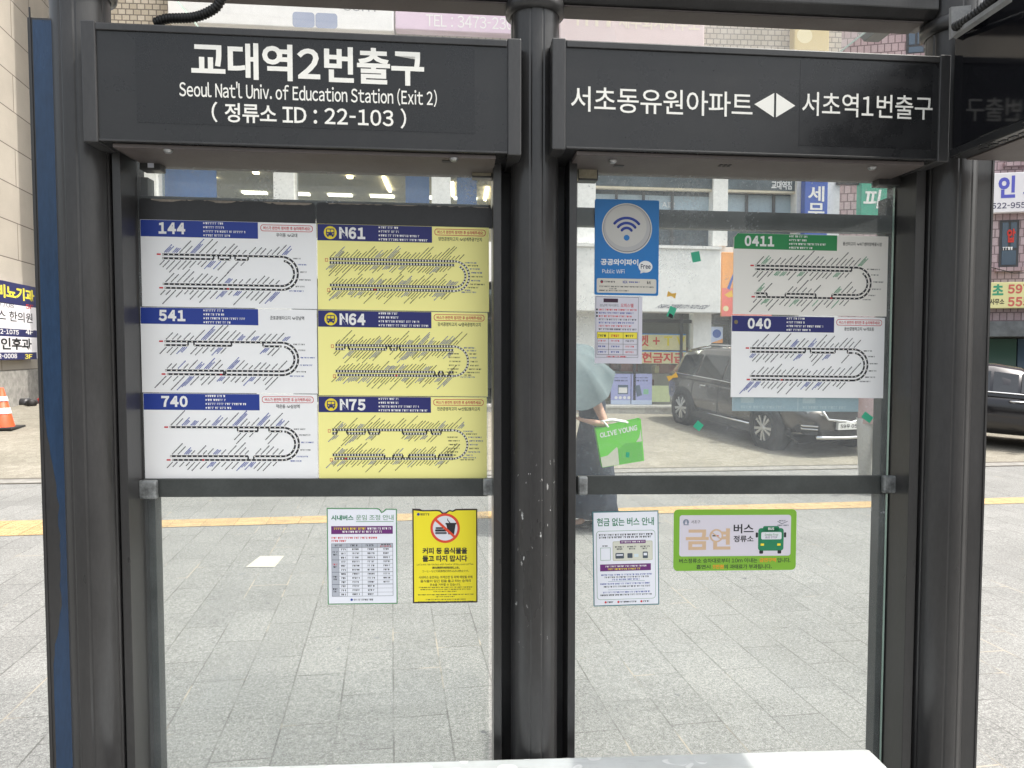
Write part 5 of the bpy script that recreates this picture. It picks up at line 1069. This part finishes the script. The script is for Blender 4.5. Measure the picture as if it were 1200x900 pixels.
    def nose(pts, m, nm, pr=.03, dx=0.0, depth=.12):
        mb = MB(); f = [T(fx(y, z) + pr + dx - .22 * max(0, z - .62), y, z) for y, z in pts]; bk = [p - xa * depth for p in f]; k = len(f)
        mb.add(f + bk, [tuple(range(k)), tuple(range(k, 2 * k))[::-1]] + [(i, k + i, k + (i + 1) % k, (i + 1) % k) for i in range(k)], m); return mb.build(nm, root, bevel=.006)
    zh = low[-3][2]
    for sgn in (-1, 1):
        nose([(sgn * y, z) for y, z in ((hw * .52, zh - .12), (hw * .8, zh - .02), (hw * .94, zh + .03), (hw * .93, zh - .08), (hw * .74, zh - .17))], LENS, 'headlight', .0)
        if suv:
            nose([(sgn * (hw * .73 + .14 * math.cos(R(a))), .47 + .12 * math.sin(R(a))) for a in range(0, 360, 24)], PLAST, 'fog_lamp_surround', .012)
            for z in (.45, .50): nose([(sgn * y, zz) for y, zz in ((hw * .64, z - .012), (hw * .84, z - .012), (hw * .84, z + .012), (hw * .64, z + .012))], CHROME, 'fog_lamp', .03, depth=.05)
    nose([(-.42, .6), (.42, .6), (.47, .74), (-.47, .74)], PLAST, 'grille', .02)
    mb = MB(); mb.tube([T(fx(y, z) + .05 - .22 * max(0, z - .62), y, z) for y, z in ((-.55, .78), (-.45, .62), (-.12, .585), (0, .56), (.12, .585), (.45, .62), (.55, .78))], .022, CHROME, 8); mb.build('grille_trim', root, True)
    nose([(-.5, .34), (.5, .34), (.56, .43), (-.56, .43)], PLAST, 'lower_intake', .022)
    if suv:
        mb = MB(); mb.tube([T(fx(y, .31) + .035, y, .31 + .02 * abs(y)) for y in (-.62, -.45, -.2, 0, .2, .45, .62)], .03, CHROME, 8); mb.build('skid_trim', root, True)
        nose([(-.78, .2), (.78, .2), (.84, .3), (-.84, .3)], PLAST, 'bumper_lip', -.005)
    if plate:
        f0 = xf + .075; mb = MB(); mb.hexa([T(f0, .26, .45), T(f0, -.26, .45), T(f0, -.26, .56), T(f0, .26, .56), T(f0 - .06, .26, .45), T(f0 - .06, -.26, .45), T(f0 - .06, -.26, .56), T(f0 - .06, .26, .56)], mat('plate_white', (.78, .78, .76), .4)); po = mb.build('licence_plate', root)
        tv, tf = text_mesh(plate, .03); ax, bx = min(v[0] for v in tv), max(v[0] for v in tv); ay, by = min(v[1] for v in tv), max(v[1] for v in tv)
        mb = MB(); mb.add([T(f0 + .002, -.225 + .45 * (v[0] - ax) / (bx - ax), .47 + .07 * (v[1] - ay) / (by - ay)) for v in tv], tf, BLACK); mb.build('plate_number', po)
        for y in (-.23, .23): pass
    for sgn in (-1, 1):
        a = low[1]; mb = MB(); mb.hexa([T(low[0][0] - .02, sgn * low[0][3] * .55, a[2] - .26), T(low[0][0] - .02, sgn * low[0][3] * .98, a[2] - .26), T(low[0][0] + .12, sgn * low[1][3] * 1.0, a[2] - .26), T(low[0][0] + .1, sgn * low[0][3] * .55, a[2] - .26), T(low[0][0] - .02, sgn * low[0][3] * .55, a[2] - .12), T(low[0][0] - .02, sgn * low[0][3] * .98, a[2] - .12), T(low[0][0] + .12, sgn * low[1][3] * 1.0, a[2] - .12), T(low[0][0] + .1, sgn * low[0][3] * .55, a[2] - .12)], mat('tail_lamp_red', (.35, .02, .02), .1)); mb.build('tail_light', root, bevel=.01)
    return root
def carpaint(name, c, rough=.22):
    m = mat(name, c, rough, .35, coat=.8); v = coords(m); n = noise(m, v, 7, 4); return m
suv_low = [(-2.24, .5, .86, .66), (-2.17, .38, 1.0, .8), (-1.95, .31, 1.03, .88), (-1.35, .27, 1.03, .92), (-.6, .25, 1.01, .925), (.2, .25, .99, .925), (.9, .26, .98, .92), (1.45, .29, .96, .905), (1.85, .32, .9, .87), (2.08, .35, .8, .79), (2.2, .38, .72, .66), (2.24, .42, .66, .5)]
suv_cab = [(-2.12, 1.0, 1.03, .8, .72), (-1.72, 1.01, 1.52, .86, .62), (-.92, 1.01, 1.61, .885, .645), (-.02, 1.0, 1.63, .89, .65), (.45, .985, 1.6, .885, .635), (1.28, .97, 1.0, .84, .7)]
fw, rwp = gpt(900, 525), gpt(797, 495); dd = (fw - rwp); dd = Vector((dd.x, dd.y, 0)).normalized()
yl = Vector((-dd.y, dd.x, 0)); hw = .925
# the camera-side wheels are the right-hand ones: shift to the axle centres
fa = fw + yl * (hw - .1); ra = fa - dd * 2.67; ra.z = gz(ra.x, ra.y) ; fa.z = gz(fa.x, fa.y)
car('sport_utility_car', ra + Z * .01, fa + Z * .01, 4.48, hw, 2.67, suv_low, suv_cab, .355, carpaint('dark_bronze_paint', (.085, .076, .07)), 'dark grey bronze sport utility car parked nose towards the shelter glass', '59우 0588', True)
sed_low = [(-2.4, .5, .86, .6), (-2.33, .36, .97, .78), (-2.0, .25, 1.0, .88), (-1.3, .21, .98, .925), (-.5, .2, .95, .93), (.4, .2, .93, .93), (1.2, .21, .9, .92), (1.8, .24, .84, .89), (2.2, .28, .76, .8), (2.38, .33, .66, .65), (2.43, .38, .58, .5)]
sed_cab = [(-2.0, .98, 1.0, .78, .68), (-1.15, .97, 1.38, .84, .58), (-.6, .96, 1.44, .86, .6), (.1, .945, 1.45, .865, .6), (.5, .935, 1.4, .86, .58), (1.42, .9, .93, .82, .68)]
sf = gpt(1262, 528); sdir2 = Vector((.82, -.57, 0)).normalized(); sr = sf - sdir2 * 2.85; sr.z = gz(sr.x, sr.y); sf.z = gz(sf.x, sf.y)
car('sedan_car', sr + Z * .01, sf + Z * .01, 4.85, .93, 2.85, sed_low, sed_cab, .335, carpaint('black_paint', (.016, .015, .018), .16), 'glossy black sedan parked in front of the brick building at the right edge')

# ------------------------------------------------------------------ people
SKIN = mat('skin', (.52, .31, .23), .55); HAIR = mat('hair_black', (.015, .012, .011), .5); EYEM = mat('eye_dark', (.02, .015, .012), .2)
def skinned(name, joints, edges, mats_, parent, root):
    me = bpy.data.meshes.new(name); names = list(joints); me.from_pydata([tuple(joints[k][0]) for k in names], [(names.index(a), names.index(b_)) for a, b_ in edges], [])
    o = bpy.data.objects.new(name, me); COL.objects.link(o)
    sk_ = o.modifiers.new('skin', 'SKIN'); sk_.use_smooth_shade = True; sk_.branch_smoothing = .5
    for k, sv in zip(names, me.skin_vertices[0].data): r_ = joints[k][1]; sv.radius = r_ if isinstance(r_, tuple) else (r_, r_); sv.use_root = (k == root)
    sb = o.modifiers.new('sub', 'SUBSURF'); sb.levels = 2; sb.render_levels = 2
    dg = bpy.context.evaluated_depsgraph_get(); nm = bpy.data.meshes.new_from_object(o.evaluated_get(dg)); bpy.data.objects.remove(o)
    mb = MB(); vs = [tuple(v.co) for v in nm.vertices]; fs = [tuple(p.vertices) for p in nm.polygons]; mb.add(vs, fs, mats_); bpy.data.meshes.remove(nm)
    return mb.build(name, parent, True)
def person(base, fwd, h, arms, legs, label, colours, kind):
    k = h / 1.65; f = Vector(fwd).normalized(); s = Vector((-f.y, f.x, 0))      # s: the person's left
    B = lambda fx_, sx, z: base + f * fx_ * k + s * sx * k + Z * z * k
    root = empty('person', tuple(base), label, 'person')
    J = {'pelvis': (B(0, 0, .88), (.12 * k, .1 * k)), 'waist': (B(0, 0, 1.03), (.105 * k, .085 * k)), 'chest': (B(.01, 0, 1.22), (.13 * k, .1 * k)), 'neckb': (B(0, 0, 1.38), (.06 * k, .06 * k)), 'neck': (B(.015, 0, 1.44), (.048 * k, .05 * k)), 'skull': (B(.03, 0, 1.55), (.082 * k, .095 * k)), 'top': (B(.02, 0, 1.615), (.055 * k, .06 * k)), 'nose': (B(.125, 0, 1.525), .013 * k), 'chin': (B(.07, 0, 1.465), .04 * k)}
    E_ = [('pelvis', 'waist'), ('waist', 'chest'), ('chest', 'neckb'), ('neckb', 'neck'), ('neck', 'skull'), ('skull', 'top'), ('skull', 'nose'), ('neck', 'chin')]
    for nm, sg in (('l', 1), ('r', -1)):
        J['sh' + nm] = (B(0, .175 * sg, 1.34), .055 * k); E_.append(('chest', 'sh' + nm)); el, wr, fd = arms[nm]
        elp, wrp = B(*el), B(*wr); fdir = (f * fd[0] + s * fd[1] + Z * fd[2]).normalized()
        J['el' + nm] = (elp, .04 * k); J['wr' + nm] = (wrp, .027 * k); J['pa' + nm] = (wrp + fdir * .06 * k, (.036 * k, .02 * k)); E_ += [('sh' + nm, 'el' + nm), ('el' + nm, 'wr' + nm), ('wr' + nm, 'pa' + nm)]
        side = fdir.cross(Z if abs(fdir.z) < .8 else f).normalized(); curl = side.cross(fdir).normalized()
        for q in range(4):
            a = wrp + fdir * .085 * k + side * (q - 1.5) * .018 * k; L_ = (.07, .08, .075, .058)[q] * k
            J['f%d%s' % (q, nm)] = (a, .0095 * k); J['g%d%s' % (q, nm)] = (a + fdir * L_ * .5 + curl * .008, .0088 * k); J['h%d%s' % (q, nm)] = (a + fdir * L_ * .75 + curl * .03, .008 * k)
            E_ += [('pa' + nm, 'f%d%s' % (q, nm)), ('f%d%s' % (q, nm), 'g%d%s' % (q, nm)), ('g%d%s' % (q, nm), 'h%d%s' % (q, nm))]
        J['t0' + nm] = (wrp + fdir * .035 * k + side * .035 * k, .011 * k); J['t1' + nm] = (wrp + fdir * .07 * k + side * .055 * k + curl * .015, .009 * k); E_ += [('wr' + nm, 't0' + nm), ('t0' + nm, 't1' + nm)]
        hp, kn, an = legs[nm]
        J['hi' + nm] = (B(*hp), .08 * k); J['kn' + nm] = (B(*kn), .055 * k); J['an' + nm] = (B(*an), .036 * k); J['to' + nm] = (B(an[0] + .14, an[1], .035), (.036 * k, .028 * k)); E_ += [('pelvis', 'hi' + nm), ('hi' + nm, 'kn' + nm), ('kn' + nm, 'an' + nm), ('an' + nm, 'to' + nm)]
    body = skinned('body', J, E_, SKIN, root, 'pelvis')
    def loft(nm, rings, m, par=root, n=28):
        mb = MB(); vs = []; fs = []
        for c_, ra_, rb_, ph in rings:
            for i in range(n):
                w = 2 * math.pi * i / n; rp_ = 1 + ph * math.sin(w * 9 + c_.z * 7); vs.append(c_ + f * math.cos(w) * ra_ * rp_ * k + s * math.sin(w) * rb_ * rp_ * k)
        for r_ in range(len(rings) - 1):
            for i in range(n): fs.append((r_ * n + i, r_ * n + (i + 1) % n, (r_ + 1) * n + (i + 1) % n, (r_ + 1) * n + i))
        mb.add(vs, fs, m); o = mb.build(nm, par, True); sol = o.modifiers.new('solid', 'SOLIDIFY'); sol.thickness = .006; return o
    hair = MB(); vs = []; fs = []; nn = 24; long = kind == 'woman'
    for i in range(9):
        t = i / 8; z = 1.648 - t * (.34 if long else .15); rr_ = .095 * math.sin(min(1, t * 3 + .12) * math.pi / 2)
        for j in range(nn):
            w = 2 * math.pi * j / nn; face = max(0, math.cos(w)); cut_ = (.35 * face if t > .3 else 0); q = B(.012 + math.cos(w) * rr_ * (1.12 - cut_), math.sin(w) * rr_, z + (.0 if t < .3 else 0)); vs.append(q)
    for i in range(8):
        for j in range(nn):
            if i >= 3 and math.cos(2 * math.pi * (j + .5) / nn) > .45: continue
            fs.append((i * nn + j, i * nn + (j + 1) % nn, (i + 1) * nn + (j + 1) % nn, (i + 1) * nn + j))
    hair.add(vs, fs, HAIR); hair.build('hair', root, True)
    for sg in (-1, 1):
        mb = MB(); mb.lathe([(.001, .009), (.008, .006), (.01, 0), (.001, -.004)], B(.106, .032 * sg, 1.552), f, EYEM, 10); mb.build('eye', root, True)
        mb = MB(); mb.lathe([(.001, .012), (.02, .008), (.028, 0), (.001, -.006)], B(.025, .088 * sg, 1.535), s * sg, SKIN, 12); mb.build('ear', root, True)
    mb = MB(); mb.tube([B(.112, -.02, 1.488), B(.117, 0, 1.486), B(.112, .02, 1.488)], .006 * k, mat('lips', (.4, .16, .14), .5), 6); mb.build('mouth', root, True)
    for nm, sg in (('l', 1), ('r', -1)):
        an = legs[nm][2]; mb = MB()
        pts = [(-.07, .03, .055), (-.03, .036, .085), (.05, .038, .07), (.12, .042, .048), (.19, .03, .035)]
        vs = []
        for fx_, wd, ht in pts: vs += [B(an[0] + fx_, an[1] - wd, .0), B(an[0] + fx_, an[1] - wd * .9, ht * .7), B(an[0] + fx_, an[1], ht), B(an[0] + fx_, an[1] + wd * .9, ht * .7), B(an[0] + fx_, an[1] + wd, .0)]
        mb.add(vs, [(i * 5 + j, i * 5 + j + 1, i * 5 + j + 6, i * 5 + j + 5) for i in range(4) for j in range(4)] + [(i * 5, i * 5 + 5, i * 5 + 9, i * 5 + 4) for i in range(4)] + [(0, 1, 2, 3, 4), (24, 23, 22, 21, 20)], colours['shoe']); mb.build('shoe', root, True, sub=1)
    if kind == 'woman':
        o = loft('dress', [(B(0, 0, 1.375), .07, .1, 0), (B(.005, 0, 1.35), .1, .165, 0), (B(.01, 0, 1.24), .135, .175, .01), (B(.005, 0, 1.05), .118, .135, .02), (B(0, 0, .92), .155, .175, .03), (B(0, 0, .6), .2, .22, .05), (B(0, 0, .3), .235, .25, .07), (B(0, 0, .13), .25, .265, .08)], colours['cloth'])
    else:
        loft('shirt', [(B(0, 0, 1.42), .06, .065, 0), (B(0, 0, 1.375), .09, .14, 0), (B(.005, 0, 1.33), .125, .19, 0), (B(.01, 0, 1.2), .145, .195, .01), (B(.005, 0, 1.0), .14, .175, .02), (B(0, 0, .84), .15, .185, .02)], colours['cloth'])
        for nm in 'lr':
            hp, kn, an = legs[nm]; loft('trouser_leg', [(B(hp[0], hp[1], .9), .12, .105, 0), (B(hp[0], hp[1], .8), .115, .1, .02), (B(*kn), .085, .08, .03), (B((kn[0] + an[0]) / 2, (kn[1] + an[1]) / 2, .28), .08, .075, .04), (B(an[0], an[1], .06), .08, .072, .05)], colours['trouser'])
    for nm, sg in (('l', 1), ('r', -1)):
        el = arms[nm][0]; a, b_ = B(0, .165 * sg, 1.345), B(*el); c_ = a.lerp(b_, .55 if kind == 'man' else .3); mb = MB(); mb.tube([a, a.lerp(c_, .5), c_], [.07 * k, .066 * k, .062 * k], colours['cloth'], 14, False); o = mb.build('sleeve', root, True)
    return root, B
def cloth(name, c1, c2, sc):
    m = mat(name, c1, .85); v = coords(m); n = noise(m, v, sc, 4, .7); lk(m, ramp(m, n, [(.45, c1), (.58, c1), (.66, c2)]).outputs[0], bsdf(m).inputs[0]); return m
wbase = gpt(694, 617); K = 1.0
wp, WBf = person(wbase, (-1, .12, 0), 1.6,
    {'l': ((-.13, .24, 1.05), (.07, .29, 1.10), (1, .1, .25)), 'r': ((.1, -.22, 1.14), (.26, -.04, 1.28), (.3, .4, .9))},
    {'l': ((0, .085, .86), (.06, .09, .47), (.1, .09, .07)), 'r': ((0, -.085, .86), (-.03, -.09, .47), (-.12, -.09, .07))},
    'person in a dark navy patterned dress walking left under an umbrella', {'cloth': cloth('navy_floral_cloth', (.018, .026, .045), (.09, .13, .17), 30), 'shoe': mat('shoe_dark', (.03, .03, .03), .5)}, 'woman')
# the umbrella she holds, tipped towards the shelter
UMB = glass_mat.__call__ and mat('umbrella_cloth', (.30, .43, .45), .7); nT = UMB.node_tree
tl = node(UMB, 'ShaderNodeBsdfTranslucent', Color=(.2, .27, .28, 1)); ms = node(UMB, 'ShaderNodeMixShader', Fac=.35); lk(UMB, bsdf(UMB).outputs[0], ms.inputs[1]); lk(UMB, tl.outputs[0], ms.inputs[2]); lk(UMB, ms.outputs[0], nT.nodes['Material Output'].inputs[0])
v = coords(UMB); nz = noise(UMB, v, 5, 4); lk(UMB, ramp(UMB, nz, [(.3, (.12, .17, .19)), (.7, (.19, .245, .26))]).outputs[0], bsdf(UMB).inputs[0])
hand = WBf(.26, -.04, 1.34); depth = wbase.y
def atd(px, py, d):
    x, y = (px - 600) / FPX, -(py - 450) / FPX; c, p = math.cos(PITCH), math.sin(PITCH); dv = Vector((x, c + y * p, -p + y * c)); return Vector((0, 0, CH)) + dv * (d / dv.y)
apex = atd(664, 411, depth - .30); axis = (apex - hand).normalized(); axis = Vector((.12, -.62, .78)).normalized()
hand_u = apex - axis * .62
um = empty('umbrella', tuple(hand_u), 'pale teal umbrella tipped over the walking person', 'umbrella')
a_ = axis.orthogonal().normalized(); b2 = axis.cross(a_); mb = MB(); vs = []; fs = []; nr, npn = 7, 48; RU = .52
for i in range(nr + 1):
    t = i / nr
    for j in range(npn):
        w = 2 * math.pi * j / npn; seg = abs(((j / npn * 8) % 1) - .5) * 2; rr_ = RU * t * (1 - .06 * (1 - seg ** 2) * t); dz = -.24 * t * t - .075 * (1 - seg ** 2) * t * t
        vs.append(apex + axis * dz + (a_ * math.cos(w) + b2 * math.sin(w)) * rr_)
for i in range(nr):
    for j in range(npn): fs.append((i * npn + j, i * npn + (j + 1) % npn, (i + 1) * npn + (j + 1) % npn, (i + 1) * npn + j))
mb.add(vs, fs, UMB); mb.build('canopy', um, True)
for j in range(8):
    w = 2 * math.pi * j / 8; mb = MB(); mb.tube([apex - axis * (.005 + .24 * (t / 5) ** 2) - axis * .008 + (a_ * math.cos(w) + b2 * math.sin(w)) * RU * t / 5 for t in range(1, 6)], .0035, STEEL, 5); mb.build('rib', um)
mb = MB(); mb.tube([apex + axis * .05, apex - axis * .62], .006, STEEL, 8); mb.build('shaft', um, True); mb = MB(); mb.tube([hand_u + axis * .06, hand_u - axis * .06], .016, BLACK, 10); mb.build('handle', um, True)
# the green shopping bag on her forearm
LIME = mat('bag_green', '#62d02a', .45); LIMED = mat('bag_deep_green', '#4fb822', .45); BW = mat('bag_cream', '#cfd0bb', .5)
bd = depth - .36; q = [atd(*p, bd) for p in ((698, 503), (751, 491), (755, 540), (706, 548))]
bn = (q[1] - q[0]).cross(q[3] - q[0]).normalized(); bn = bn if bn.y > 0 else -bn; bq = [p + bn * .13 + Vector((.05, 0, 0)) * 0 for p in q]
bag = empty('shopping_bag', tuple((q[2] + q[3]) / 2), 'lime green paper shopping bag with white lettering hanging from an arm', 'shopping bag')
mb = MB(); mb.add(q + bq, [(0, 3, 2, 1), (4, 5, 6, 7), (1, 2, 6, 5), (0, 4, 7, 3), (3, 7, 6, 2)], LIME); mb.build('bag_body', bag)
bx = (q[1] - q[0]); by = (q[3] - q[0])
def bp(x, y, L=1): return q[0] + bx * x + by * y + (q[2] - q[3] - bx) * (x * y) - bn * .0012 * L
mb = MB()
mb.poly([bp(*p) for p in ((0, .73), (.16, .72), (.40, .55), (.42, .6), (.40, .99), (0, .99))], BW); mb.poly([bp(*p) for p in ((.98, .24), (.93, .42), (.85, .52), (.98, .53))], BW); mb.poly([bp(*p) for p in ((.42, .62), (.6, .5), (.8, .52), (.97, .56), (.97, .98), (.42, .98))], LIMED)
mb.build('leaf_print', bag)
tv, tf = text_mesh('OLIVE YOUNG', .03); ax, bx_ = min(v[0] for v in tv), max(v[0] for v in tv); ay, by_ = min(v[1] for v in tv), max(v[1] for v in tv)
mb = MB(); mb.add([bp(.07 + .83 * (v[0] - ax) / (bx_ - ax), .245 - .13 * (v[1] - ay) / (by_ - ay), 2) for v in tv], tf, WHITE); mb.build('lettering', bag)
elb = WBf(-.06, .25, 1.06)
for o_ in (0.0, .12):
    mb = MB(); mb.tube([bp(.28, .02) + bn * o_, (bp(.28, .02) + elb) / 2 + Z * .04 + bn * o_, elb + Z * .03, (bp(.72, .02) + elb) / 2 + Z * .03 + bn * o_, bp(.72, .02) + bn * o_], .009, WHITE, 8); mb.build('bag_handle', bag, True)
mbase = gpt(1023, 577)
person(mbase, (-.5, -.86, 0), 1.7, {'l': ((.0, .25, 1.08), (.14, .22, 1.2), (.8, -.2, .3)), 'r': ((.0, -.25, 1.1), (.2, -.2, 1.14), (.6, .5, .3))},
    {'l': ((0, .09, .86), (.1, .09, .48), (.14, .09, .07)), 'r': ((0, -.09, .86), (-.02, -.09, .47), (-.16, -.09, .09))},
    'person in a pale pink shirt and light grey trousers by the licence plate', {'cloth': cloth('pink_shirt_cloth', (.55, .42, .43), (.62, .52, .52), 20), 'trouser': cloth('pale_trouser_cloth', (.5, .5, .48), (.58, .57, .55), 20), 'shoe': mat('shoe_pale', (.6, .6, .58), .5)}, 'man')

bpy.data.objects.remove(_fo)
